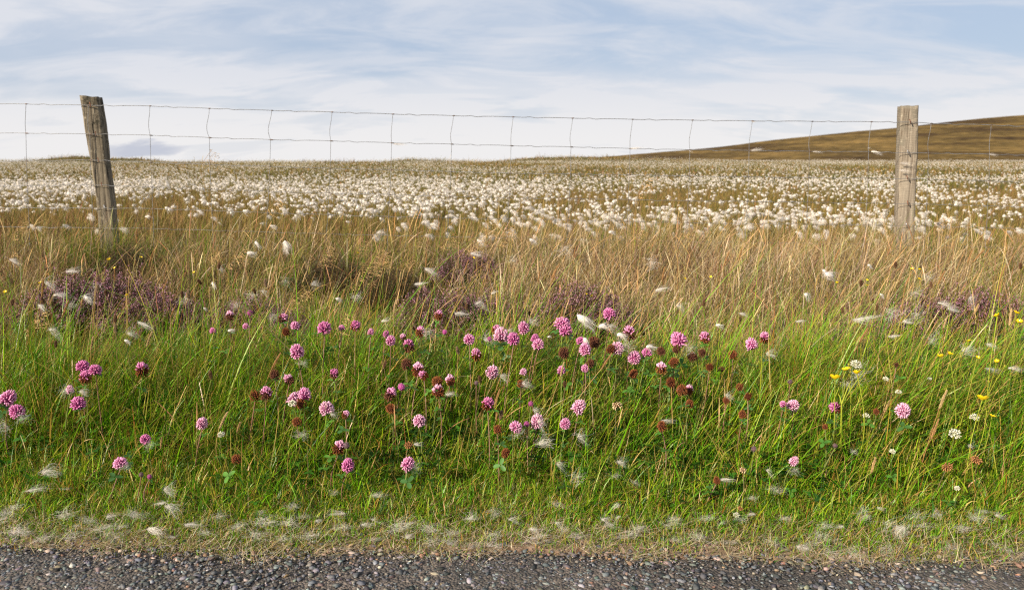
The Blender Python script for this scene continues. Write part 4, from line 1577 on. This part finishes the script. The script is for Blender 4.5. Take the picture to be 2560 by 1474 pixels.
for k in range(5):
    q = np.random.default_rng(700 + k)
    ME['cotton', k] = fm('cotton_tuft', [tuft_core(710 + k, .24, .15, .15, (.18, 0, -.04)), hairs(150, .95, .42, .45, 720 + k, .009, .07, .10), hairs(40, .6, .8, .2, 730 + k, .008, .08, .12)])
    ME['wisp', k] = fm('fluff_wisp', [hairs(54, 1.0, .10 + .03 * k, .10 * (k - 1), 740 + k, .0040, .045, .07), hairs(16, .8, .4, .2, 745 + k, .0036, .05, .16)])
    ME['curl', k] = fm('fluff_wisp', [hairs(42, .9, .20, .4 + .25 * k, 750 + k, .0042, .05, .13), hairs(20, .8, .5, .3, 755 + k, .0038, .08, .26)])
    ME['flat', k] = fm('fluff_wisp', [hairs(34 + 7 * k, .85, .30, .05, 790 + k, .0029, .15, .24), hairs(20, .6, .7, .0, 795 + k, .0026, .22, .26, -.6)])
    ME['mat', k] = fm('fluff_wisp', [hairs(38, .75, .6, .0, 760 + k, .0034, .20, .22), hairs(26, .55, .9, .0, 765 + k, .0030, .22, .26, -1.0)])
    ME['dense', k] = fm('fluff_tuft', [tuft_core(770 + k, .36, .17, .18, (.25, 0, -.03)), hairs(60, 1.0, .2, .25, 775 + k, .009, .07, .07), hairs(20, .7, .5, .3, 780 + k, .007, .08, .1)])

FW = [  # x, y, width, shape
    (2157, 797, 75, 'wisp'), (2390, 768, 62, 'wisp'), (2305, 782, 55, 'mat'), (2359, 754, 45, 'wisp'), (2435, 742, 40, 'curl'), (2234, 838, 40, 'wisp'), (2425, 872, 60, 'curl'), (2483, 918, 50, 'wisp'),
    (2540, 917, 60, 'wisp'), (2480, 857, 40, 'wisp'), (1930, 881, 45, 'curl'), (2246, 785, 45, 'mat'), (2160, 930, 62, 'mat'), (2128, 958, 40, 'mat'), (1080, 669, 56, 'wisp'), (1049, 707, 36, 'wisp'),
    (1240, 731, 36, 'wisp'), (1155, 780, 55, 'wisp'), (1203, 755, 42, 'curl'), (1282, 823, 36, 'curl'), (1078, 827, 40, 'mat'), (965, 799, 34, 'wisp'), (1653, 723, 46, 'wisp'), (1574, 866, 44, 'mat'),
    (1536, 812, 40, 'curl'), (1262, 935, 34, 'curl'), (1320, 955, 46, 'curl'), (1225, 845, 46, 'curl'), (1125, 984, 40, 'wisp'), (38, 645, 42, 'wisp'), (221, 738, 40, 'curl'), (555, 667, 32, 'curl'),
    (360, 802, 46, 'wisp'), (137, 820, 40, 'curl'), (665, 725, 34, 'curl'), (790, 707, 34, 'curl'), (470, 745, 36, 'mat'), (840, 1032, 44, 'curl'), (765, 905, 34, 'mat'), (175, 975, 42, 'mat'),
    (210, 975, 34, 'curl'), (15, 1065, 44, 'mat'), (62, 1040, 36, 'mat'), (760, 1085, 30, 'mat'), (1735, 868, 44, 'mat'), (1706, 970, 36, 'curl'), (1825, 985, 32, 'curl'), (1668, 1048, 44, 'wisp'),
    (1345, 1020, 36, 'curl'), (1357, 1050, 40, 'curl'), (1363, 1105, 54, 'curl'), (1305, 1075, 40, 'mat'), (1457, 1086, 44, 'curl'), (1403, 1155, 34, 'curl'), (1453, 1192, 44, 'mat'), (1558, 1150, 44, 'curl'),
    (1048, 1106, 40, 'wisp'), (1045, 1163, 34, 'mat'), (320, 1165, 34, 'mat'), (383, 1110, 36, 'mat'), (125, 1176, 62, 'curl'), (425, 1219, 46, 'curl'), (1815, 1195, 46, 'wisp'), (1995, 1175, 36, 'mat'),
    (1924, 1172, 24, 'curl'), (2141, 1125, 24, 'mat'), (2428, 1110, 22, 'curl'), (720, 700, 30, 'mat'), (600, 760, 40, 'mat'), (690, 790, 36, 'mat'), (900, 740, 34, 'mat'), (180, 675, 42, 'wisp'), (130, 705, 46, 'curl'),
    (150, 735, 50, 'wisp'), (110, 760, 40, 'wisp'), (190, 760, 46, 'mat'), (250, 715, 36, 'mat'), (330, 830, 30, 'curl'), (640, 735, 34, 'mat'), (2330, 690, 40, 'mat'), (2300, 730, 40, 'mat'), (2270, 800, 40, 'wisp'),
    (2340, 845, 36, 'mat'), (1705, 760, 40, 'curl'), (1860, 780, 34, 'wisp'), (1340, 800, 30, 'mat'), (1190, 630, 40, 'wisp'), (1290, 645, 36, 'mat'), (1420, 625, 40, 'mat'), (1640, 655, 36, 'mat'), (2000, 800, 34, 'wisp')]
DENSE = [(644, 605, 20), (720, 605, 30), (625, 632, 22), (1460, 792, 48), (1505, 815, 26), (1552, 835, 26), (1625, 866, 26), (1470, 846, 30), (845, 746, 16), (512, 770, 10), (317, 850, 16), (2175, 662, 16),
         (2075, 685, 36), (2020, 735, 24), (2063, 674, 16), (1797, 812, 20), (2205, 735, 14), (575, 826, 16), (536, 706, 18), (1372, 842, 10), (1528, 580, 18), (1200, 600, 20), (1330, 598, 18), (220, 742, 20)]
GROUND_F = [  # on the turf and the road edge
    (86, 1239, 46, 'curl'), (428, 1257, 44, 'curl'), (45, 1345, 56, 'mat'), (82, 1340, 50, 'mat'), (237, 1317, 50, 'mat'), (254, 1338, 46, 'mat'), (398, 1328, 46, 'wisp'), (477, 1328, 44, 'wisp'), (529, 1345, 44, 'mat'),
    (673, 1311, 46, 'mat'), (766, 1297, 40, 'mat'), (642, 1357, 40, 'mat'), (807, 1331, 50, 'mat'), (436, 1293, 40, 'curl'), (598, 1317, 40, 'mat'), (185, 1238, 30, 'mat'), (33, 1271, 30, 'mat'), (165, 1286, 40, 'mat'), (752, 1252, 34, 'mat'),
    (1015, 1314, 52, 'mat'), (877, 1293, 44, 'curl'), (918, 1312, 40, 'curl'), (1135, 1345, 52, 'mat'), (1203, 1371, 42, 'mat'), (1203, 1312, 46, 'curl'), (1351, 1355, 56, 'mat'), (1475, 1369, 46, 'mat'), (1530, 1352, 42, 'mat'),
    (1598, 1348, 48, 'mat'), (1526, 1316, 42, 'curl'), (1677, 1321, 44, 'mat'), (1406, 1280, 42, 'mat'), (1557, 1280, 24, 'curl'), (1080, 1362, 40, 'mat'), (1296, 1276, 36, 'curl'), (2249, 1335, 56, 'mat'), (2318, 1331, 56, 'mat'),
    (2140, 1386, 56, 'mat'), (2078, 1396, 54, 'mat'), (2411, 1355, 40, 'mat'), (2504, 1362, 50, 'mat'), (2359, 1273, 40, 'mat'), (2493, 1287, 36, 'curl'), (2174, 1321, 30, 'mat'), (2114, 1321, 30, 'curl'), (2023, 1359, 44, 'mat'),
    (2236, 1383, 40, 'mat'), (2541, 1400, 36, 'mat'), (1837, 1355, 40, 'mat'), (1765, 1351, 36, 'mat'), (1872, 1324, 36, 'mat'), (1954, 1341, 36, 'mat'), (1885, 1270, 30, 'mat'), (1970, 1305, 34, 'mat'), (1900, 1300, 28, 'curl'),
    (300, 1348, 44, 'mat'), (345, 1300, 34, 'mat'), (560, 1310, 36, 'mat'), (870, 1340, 36, 'mat'), (960, 1350, 36, 'mat'), (1420, 1340, 36, 'mat'), (1250, 1360, 36, 'mat'), (1700, 1365, 36, 'mat'), (2380, 1375, 40, 'mat'),
    (120, 1355, 40, 'mat'), (20, 1310, 50, 'mat'), (200, 1345, 40, 'mat'), (720, 1345, 36, 'mat'), (2440, 1320, 34, 'mat')]
_q = random.Random(9)
for i in range(46):
    GROUND_F.append((_q.uniform(0, 2560), _q.choice((_q.uniform(1290, 1375), _q.uniform(1210, 1375))), _q.uniform(22, 44), _q.choice(('mat', 'mat', 'curl'))))
SH = {'wisp': 'thin white fluff wisp', 'curl': 'curled white fluff wisp', 'mat': 'hazy white fluff mat'}
items = []
for i, (x, y, wp, sh) in enumerate(FW):
    Yv = bank_depth(y) - .03
    p = at(x - wp * .3, y + 3, Yv + .02)
    s = wp * rr.uniform(.55, .90) * depth_of(p) / FPX
    o = put('cotton_fluff', ME[sh, i % 5], None, p, (rr.gauss(0, .4), rr.gauss(0, .18), rr.gauss(0, .25)), (s, s, s * (.75 if sh == 'wisp' else 1)))
    tag(o, cat='fluff', group='wind blown wisps caught in the plants')
    items.append((o, SH[sh] + ' caught', x, y))
cells(items, 4)
items = []
for i, (x, y, wp) in enumerate(DENSE):
    Yv = bank_depth(y) - .03
    e, top, s = flower_thing('cotton_grass', x - wp * .25, y, wp, Yv, .03)
    tag(e, cat='cotton grass', group='cotton grass heads in front of the fence')
    put('cotton_tuft', ME['dense', i % 5], e, top, (rr.gauss(0, .5), rr.gauss(.35, .4), rr.gauss(0, .4)), s * 1.05)
    stem_mesh('stem', (0, 0, 0), top, .0008, (.16, .16, .05), e)
    items.append((e, 'dense white cotton grass tuft', x, y))
cells(items)
items = []
for i, (x, y, wp, sh) in enumerate(GROUND_F):
    p = on_ground(x, y, .018)
    s = wp * rr.uniform(.7, 1.25) * depth_of(p) / FPX
    y += rr.gauss(-6, 13)
    p = on_ground(x + rr.gauss(0, 6), min(y, 1384), float(np.interp(y, [1200, 1300, 1370], [.050, .026, .006])))
    o = put('cotton_fluff', ME['flat' if sh == 'mat' else sh, i % 5], None, (p[0] - s * .3, p[1], p[2] + .003), (rr.gauss(.10, .12), rr.gauss(0, .12), rr.choice((0, 0, PI)) + rr.gauss(.1, .5)), (s, s, s * rr.uniform(.25, .6)))
    tag(o, cat='fluff', group='wisps of fluff lying along the road edge')
    items.append((o, SH[sh] + ' lying', x, y))
cells(items, 4)

# ------------------------------------------------------------------ cotton grass on the moor
def cot_dens(X, Y):
    a = fbm(X, Y * .55, 1.5, 31) + .6 * fbm(X, Y * .5, 4.5, 33)
    return np.clip(.55 + .95 * a, .03, 1)


n = 5600
X, Y = scatter(n + 2200, 3.7, 7.2, 1.0, half=1.0, add=.4)
ok = R.random(len(X)) < cot_dens(X, Y) * np.interp(Y - 1.0 * fbm(X, Y, .8, 51), [3.3, 4.2, 5.0, 7], [.06, .30, .90, .85])
X, Y = X[ok], Y[ok]
o_ = np.argsort(Y)
vis = np.abs(X) < .68 * Y
near_i = [j for j in o_ if vis[j]][:290]
for j in near_i:
    x, y = float(X[j]), float(Y[j])
    g = gz(x, y)
    h = rr.uniform(.13, .24)
    e = empty('cotton_grass', (x, y, g))
    tag(e, 'white cotton grass head nodding among the front ranks behind the wire fence', 'cotton grass', 'cotton grass behind the fence')
    dx = rr.uniform(.0, .05)
    put('cotton_tuft', ME['cotton', rr.randint(0, 4)], e, (dx, 0, h), (rr.gauss(0, .5), rr.gauss(.1, .35), rr.gauss(.1, .6)), [rr.uniform(.028, .054), rr.uniform(.022, .040), rr.uniform(.022, .036)])
    stem_mesh('stem', (0, 0, 0), (dx, 0, h), .0009, (.20, .18, .06), e, .01, 5)
rest = np.array([j for j in range(len(X)) if j not in set(near_i)])
FX, FY = [X[rest]], [Y[rest]]
X, Y = scatter(28000, 7.0, 16, 1.2, half=1.05, add=.5)
ok = R.random(len(X)) < cot_dens(X, Y) * .85
FX.append(X[ok]); FY.append(Y[ok])
X, Y = scatter(98000, 15.5, 66, 1.4, half=1.05, add=.5)
ok = R.random(len(X)) < cot_dens(X * .6, Y * .45) * np.interp(Y, [15, 30, 55, 66], [.7, .75, .75, .45])
FX.append(X[ok]); FY.append(Y[ok])
X, Y = np.concatenate(FX), np.concatenate(FY)
n = len(X)
# field tufts: a ragged blown blob with trailing strands, three shapes
FP = []
for ti in range(3):
    sel = np.arange(n) % 3 == ti
    for nearer in (True, False):
        q = sel & ((Y < 13) if nearer else (Y >= 13))
        m = int(q.sum())
        if not m:
            continue
        bv, bf = (cv, cf) if nearer else (iv, if_)
        rg = np.random.default_rng(820 + ti)
        ax = [(.34, .20, .20), (.26, .24, .27), (.40, .17, .16)][ti]
        blob = bv * (1 + rg.normal(0, .17, (len(bv), 1))) * np.array(ax) + np.array([.22, 0, -.03])
        tvv, tff, tcc = merge([(blob, bf, FC), hairs(22 if nearer else 9, .95, .42, .35, 801 + ti, .016 if nearer else .03, .08, .08)])
        s = (.019 + .029 * R.random(m)) * (1.0 + .004 * Y[q])
        a = R.normal(.1, .7, m)
        b = R.normal(.15, .45, m)
        v = tvv[None] * s[:, None, None] * (1 + R.normal(0, .06, (m, len(tvv), 1)))
        x, y, z = v[..., 0], v[..., 1], v[..., 2]
        x, z = x * np.cos(b)[:, None] + z * np.sin(b)[:, None], -x * np.sin(b)[:, None] + z * np.cos(b)[:, None]
        x, y = x * np.cos(a)[:, None] - y * np.sin(a)[:, None], x * np.sin(a)[:, None] + y * np.cos(a)[:, None]
        hh = np.clip(R.normal(.165 + .0010 * np.clip(Y[q] - 8, 0, 40), .045, m), .05, .3)
        gZ = G(X[q], Y[q])
        V = np.stack([x + X[q][:, None], y + Y[q][:, None], z + (gZ + hh)[:, None]], -1).reshape(-1, 3)
        F = [(f[None] + (np.arange(m) * len(tvv))[:, None, None]).reshape(-1, f.shape[1]) for f in tff]
        cc = np.repeat(FC[None] * (1 + R.normal(0, .08, (m, 1))), len(tvv), 0)
        FP.append((V, F, cc))
        root = np.stack([X[q], Y[q], gZ], 1)
        FP.append(ribbons(np.stack([root, root + np.array([0, 0, 1]) * hh[:, None]], 1), np.full((m, 2), .0008) + (.00004 * Y[q])[:, None], np.tile(np.array([1., 0, 0]), (m, 1)), np.array([.20, .17, .06])))
V, F, cc = merge(FP)
tag(build('cotton_grass_field', V, F, cc, M_FLUFF), 'drifts of white cotton grass stretching far across the moor', 'cotton grass', kind='stuff')

# ------------------------------------------------------------------ fence
D2 = 2560 / 2529.0
M_WIRE = metal_mat('galvanised_wire', (.22, .23, .245), .35, .5, (.13, .13, .13))
M_KNOT = metal_mat('wire_knot', (.10, .09, .085), .5, .6, (.15, .09, .06))
M_RUST = metal_mat('rusty_staple', (.10, .035, .018), .3, .8, (.20, .07, .03))
M_STAP = metal_mat('bright_staple', (.42, .43, .45), .8, .35)
FY_ = 3.75
TOP = [(0, 257), (64, 257), (205, 260), (370, 262), (517, 268), (671, 273), (820, 277), (970, 282), (1120, 286), (1267, 289), (1414, 292), (1562, 295), (1710, 297), (1858, 299), (2006, 300), (2152, 301), (2218, 301.5), (2268, 303), (2300, 305), (2448, 309), (2529, 312)]
W2 = [(0, 329), (64, 329), (215, 331), (371, 334), (517, 340), (668, 345), (817, 348), (967, 353), (1115, 356), (1262, 360), (1410, 363), (1556, 367), (1704, 370), (1850, 372), (1999, 374), (2145, 375), (2265, 378), (2444, 381), (2529, 383)]
W3 = [(0, 400), (64, 398), (220, 395), (371, 401), (517, 406), (668, 411), (817, 416), (965, 420), (1113, 424), (1259, 428), (1407, 430), (1553, 432), (1701, 435), (1848, 437), (1997, 439), (2240, 441), (2440, 447), (2529, 450)]
W4 = [(0, 460), (64, 459), (250, 457), (373, 462), (520, 467), (668, 473), (964, 481), (1113, 485), (1257, 489), (1405, 490), (1697, 496), (1993, 499.5), (2240, 503), (2432, 508), (2529, 511)]
W5 = [(0, 514), (71, 513), (376, 515), (522, 520), (669, 526), (964, 535), (1112, 538), (1405, 544), (1840, 553), (2235, 556.5), (2430, 562), (2529, 565)]
W6 = [(0, 560), (371, 564), (820, 578), (1260, 588), (1700, 597), (2235, 604), (2430, 610), (2529, 613)]
WIRES = [TOP, W2, W3, W4, W5, W6]
fence = empty('wire_fence', at(1280, 600, FY_))
tag(fence, 'square mesh galvanised wire fence stretched between the two wooden posts', 'fence')
fl = np.array(fence.location)
STX = [-85, 64, 218, 370, 517, 671, 820, 970, 1120, 1267, 1414, 1562, 1710, 1858, 2006, 2152, 2300, 2448, 2600]
STX2 = [-86, 64, 222, 371, 517, 668, 817, 967, 1115, 1262, 1410, 1556, 1704, 1850, 1999, 2145, 2293, 2444, 2596]
WZ = []
for wi, pts in enumerate(WIRES):
    pts = np.array(pts) * D2
    px = np.linspace(-160, 2720, 600)
    x0, y0 = pts[:, 0], pts[:, 1]
    py = np.interp(px, x0, y0)
    py = np.where(px < 0, y0[0] + 0 * px, py)
    py = np.where(px > 2560, y0[-1] + (px - 2560) * .03, py)
    # crimp between each pair of stays
    ph = np.interp(px, np.array(STX) * D2, np.arange(len(STX)))
    fr = ph - np.floor(ph)
    py = py - 1.6 * np.exp(-((fr - .28) / .05) ** 2) + 1.1 * np.exp(-((fr - .40) / .06) ** 2) + .5 * np.sin(fr * 2 * PI)
    WZ.append((px, py))
    P = np.array([at(a, b, FY_ + .002 * math.sin(a * .02 + wi)) for a, b in zip(px, py)])
    e0 = np.array([[P[0][0] - q, P[0][1], P[0][2] + .004 * math.sin(q * 9)] for q in np.linspace(5, .05, 24)])
    e1 = np.array([[P[-1][0] + q, P[-1][1], P[-1][2] - .010 * q + .004 * math.sin(q * 9)] for q in np.linspace(.05, 5, 24)])
    P = np.concatenate([e0, P, e1]) - fl
    rad = (.00150, .00130, .0012, .0011, .0010, .0009)[wi]
    build('line_wire', *tubes(P[None], np.full((1, len(P)), rad), np.zeros(3) + .2, 5), M_WIRE, True, fence)


def wire_y(wi, px):
    return float(np.interp(px, WZ[wi][0], WZ[wi][1]))


for si, (xa, xb) in enumerate(zip(STX, STX2)):
    xa, xb = xa * D2, xb * D2
    bow = -7 if 517 * D2 - 1 < xa < 980 and si != 6 else (-2 if si % 2 else -4)
    if si in (3,):
        bow = -4
    drift = 2.5 if si < 5 else -3.0
    pts = []
    y1, y2 = wire_y(0, xa), wire_y(1, xb)
    for q in np.linspace(0, 1, 9):
        pts.append((xa * (1 - q) + xb * q + bow * math.sin(q * PI) * .8 + bow * .6 * math.sin(q * 2 * PI) * -.5, y1 * (1 - q) + y2 * q))
    xc = xb
    for wi in range(2, 6):
        xn = xc + drift * (.5 if wi == 2 else 1)
        ya, yb = wire_y(wi - 1, xc), wire_y(wi, xn)
        for q in np.linspace(0, 1, 5)[1:]:
            pts.append((xc * (1 - q) + xn * q, ya * (1 - q) + yb * q))
        xc = xn
    pts.append((xc, pts[-1][1] + 45))
    P = np.array([at(a, b, FY_ - .002) for a, b in pts]) - fl
    sm = build('stay_wire', *tubes(P[None], np.full((1, len(P)), .0011), np.zeros(3) + .2, 5), M_WIRE, True, fence)
    kn = []
    for wi, xx in ((0, xa), (1, xb), (2, xb + drift * .5), (3, xb + drift * 1.5), (4, xb + drift * 2.5)):
        k0 = np.array(at(xx - 2.5, wire_y(wi, xx), FY_ - .001)) - fl
        k1 = np.array(at(xx + (7 if wi == 1 else 4), wire_y(wi, xx) + (.6 if wi == 1 else 0), FY_ - .001)) - fl
        kn.append(np.stack([k0, k0 * .66 + k1 * .34, k0 * .33 + k1 * .67, k1]))
    for q in kn:
        build('knot', *tubes(q[None], np.array([[.0016, .0029, .0027, .0014]]), np.zeros(3) + .2, 6), M_KNOT, True, sm)


def post(name, label, edges, rot, sx_, sy_, mat, Yc, seed, staples, top_slope):
    r = np.random.default_rng(seed)
    ed = np.array(edges, float) * D2         # y, left edge, right edge
    cyp = np.linspace(ed[0, 0], ed[-1, 0] + 60, 44)
    lx = np.interp(cyp, ed[:, 0], ed[:, 1])
    rx = np.interp(cyp, ed[:, 0], ed[:, 2])
    ex = (ed[-1, 1] - ed[-2, 1]) / (ed[-1, 0] - ed[-2, 0])
    over = np.maximum(cyp - ed[-1, 0], 0)
    mid = (lx + rx) / 2 + over * ex
    wd = (rx - lx)
    wd = wd / wd.mean()
    C0 = np.array([at(a, b, Yc) for a, b in zip(mid, cyp)])
    org = C0[-1].copy()
    e = empty(name, (org[0], org[1], gz(org[0], org[1])))
    org = np.array(e.location)
    # square section with worn arrises
    sec = []
    m = 7
    for sgn in ((-1, -1), (1, -1), (1, 1), (-1, 1)):
        nx = {(-1, -1): (1, 0), (1, -1): (0, 1), (1, 1): (-1, 0), (-1, 1): (0, -1)}[sgn]
        for q in range(m):
            f = .07 + .86 * q / (m - 1)
            sec.append((sgn[0] + nx[0] * 2 * f, sgn[1] + nx[1] * 2 * f))
    sec = np.array(sec) * .5 * np.array([sx_, sy_])
    ca, sa = math.cos(rot), math.sin(rot)
    sec = np.stack([sec[:, 0] * ca - sec[:, 1] * sa, sec[:, 0] * sa + sec[:, 1] * ca], 1)
    M = len(sec)
    V = []
    for i in range(len(cyp)):
        k = wd[i] * (1 + .008 * math.sin(i * .9 + seed))
        ang = np.arange(M)
        bump = 1 + .020 * np.sin(ang * 1.9 + i * .23 + seed) * np.sin(i * .31 + ang) + r.normal(0, .006, M)
        # a split running down one face
        crack = 1 - .055 * np.exp(-((ang - 3.4) / .5) ** 2) * (1 if seed == 1 else .4)
        x = C0[i][0] + sec[:, 0] * k * bump * crack
        y = C0[i][1] + sec[:, 1] * k * bump * crack
        z = np.full(M, C0[i][2])
        if i == 0:
            z = z + top_slope * sec[:, 0] + .002 * np.sin(ang)
        V.append(np.stack([x, y, z], 1) - org)
    V = np.concatenate(V)
    j = np.arange(M)
    F = np.concatenate([np.stack([i * M + j, i * M + (j + 1) % M, (i + 1) * M + (j + 1) % M, (i + 1) * M + j], 1) for i in range(len(cyp) - 1)])
    V = np.concatenate([V, [V[:M].mean(0) - np.array([0, 0, .001])]])
    Ft = np.stack([np.full(M, len(V) - 1), (j + 1) % M, j], 1)
    build('post_timber', V, [F, Ft], None, mat, False, e)
    tag(e, label, 'fence post', 'wooden fence posts')
    for wi, (sxp, bright) in enumerate(staples):
        sxp *= D2
        yy_ = wire_y(wi, sxp)
        yf = FY_ - .006
        U = [at(sxp - 2 + (1 if wi % 2 else -1), yy_ - 7, yf + .010), at(sxp - 2, yy_ - 6, yf - .003), at(sxp - 1, yy_ - 1, yf - .006), at(sxp + .5, yy_ + 3, yf - .003), at(sxp + 1, yy_ + 3.5, yf + .010)]
        build('staple', *tubes((np.array(U) - org)[None], np.full((1, 5), .0019), np.zeros(3) + .1, 6), M_STAP if bright else M_RUST, True, e)
    return e


M_W1 = wood_mat('weathered_post_wood', (.235, .20, .145), (.026, .021, .016), (.034, .031, .021), False)
M_W2 = wood_mat('sawn_post_wood', (.29, .25, .195), (.10, .078, .057), (.165, .148, .115), True)
post('fence_post', 'dark weathered fence post leaning over to the left with a split face',
     [(239, 201, 249), (290, 209, 258), (330, 215, 264), (395, 226, 270), (455, 236, 279), (520, 243, 287), (570, 247, 291)],
     math.radians(10), .074, .074, M_W1, 3.80, 1, [(224, 0), (237, 0), (244, 0), (252, 0), (259, 1)], -.06)
post('fence_post', 'pale sawn fence post standing nearly upright with rusty staples before the hill',
     [(262.5, 2219, 2265), (330, 2217, 2264), (380, 2215, 2263), (460, 2213, 2259), (540, 2211, 2256), (600, 2208, 2254)],
     math.radians(-11), .078, .074, M_W2, 3.80, 2, [(2249, 0), (2243, 1), (2242, 0), (2243, 0), (2240, 1)], .02)

# fluff caught on the wires and the post
items = []
for i, (x, y, wp, sh) in enumerate(((2195, 379, 30, 'dense'), (1895, 376, 36, 'wisp'), (2045, 379, 26, 'wisp'), (2484, 386, 24, 'wisp'), (1728, 377, 12, 'curl'), (1592, 371, 36, 'wisp'), (1886, 305, 15, 'wisp'), (1000, 360, 34, 'wisp'),
                                    (2268, 408, 36, 'wisp'), (2266, 426, 34, 'wisp'), (1582, 441, 28, 'wisp'), (2174, 370, 10, 'curl'))):
    p = at(x - wp * .45, y, FY_ - .008)
    s = wp * .9 * p[1] / FPX
    o = put('cotton_fluff', ME[sh, i % 5], None, p, (rr.gauss(0, .2), rr.gauss(0, .06), 0), (s, s * .5, s * .5))
    tag(o, ['fat white fluff tuft hanging on the second wire beside the upright post', 'long fluff streamer on the second wire two meshes left of upright post', 'short fluff wisp on the second wire one mesh left of upright post',
            'fluff wisp on the second wire right of the upright post', 'tiny curl of fluff on the second wire where the hill begins', 'faint fluff streamer on the second wire over the hill foot',
            'faint fluff streamer on the top wire over the hill slope', 'faint fluff streamer on the second wire at mid fence', 'fluff strands wrapped on the upright post, upper of two', 'fluff strands wrapped on the upright post, lower of two',
            'white fluff wisp caught on the third wire right of centre', 'tiny curl of fluff on a stay just left of the upright post'][i], 'fluff', 'fluff caught on the fence')

# ------------------------------------------------------------------ render settings
sc = bpy.context.scene
sc.view_settings.view_transform = 'Standard'
sc.view_settings.look = 'None'
sc.view_settings.gamma = 1
sc.view_settings.exposure = 0.80
sc.render.engine = 'CYCLES'
sc.cycles.use_denoising = False
sc.cycles.filter_width = 1.15
sc.render.filter_size = 1.15
sc.cycles.max_bounces = 6
sc.cycles.diffuse_bounces = 3
sc.cycles.transmission_bounces = 4
sc.cycles.use_adaptive_sampling = True
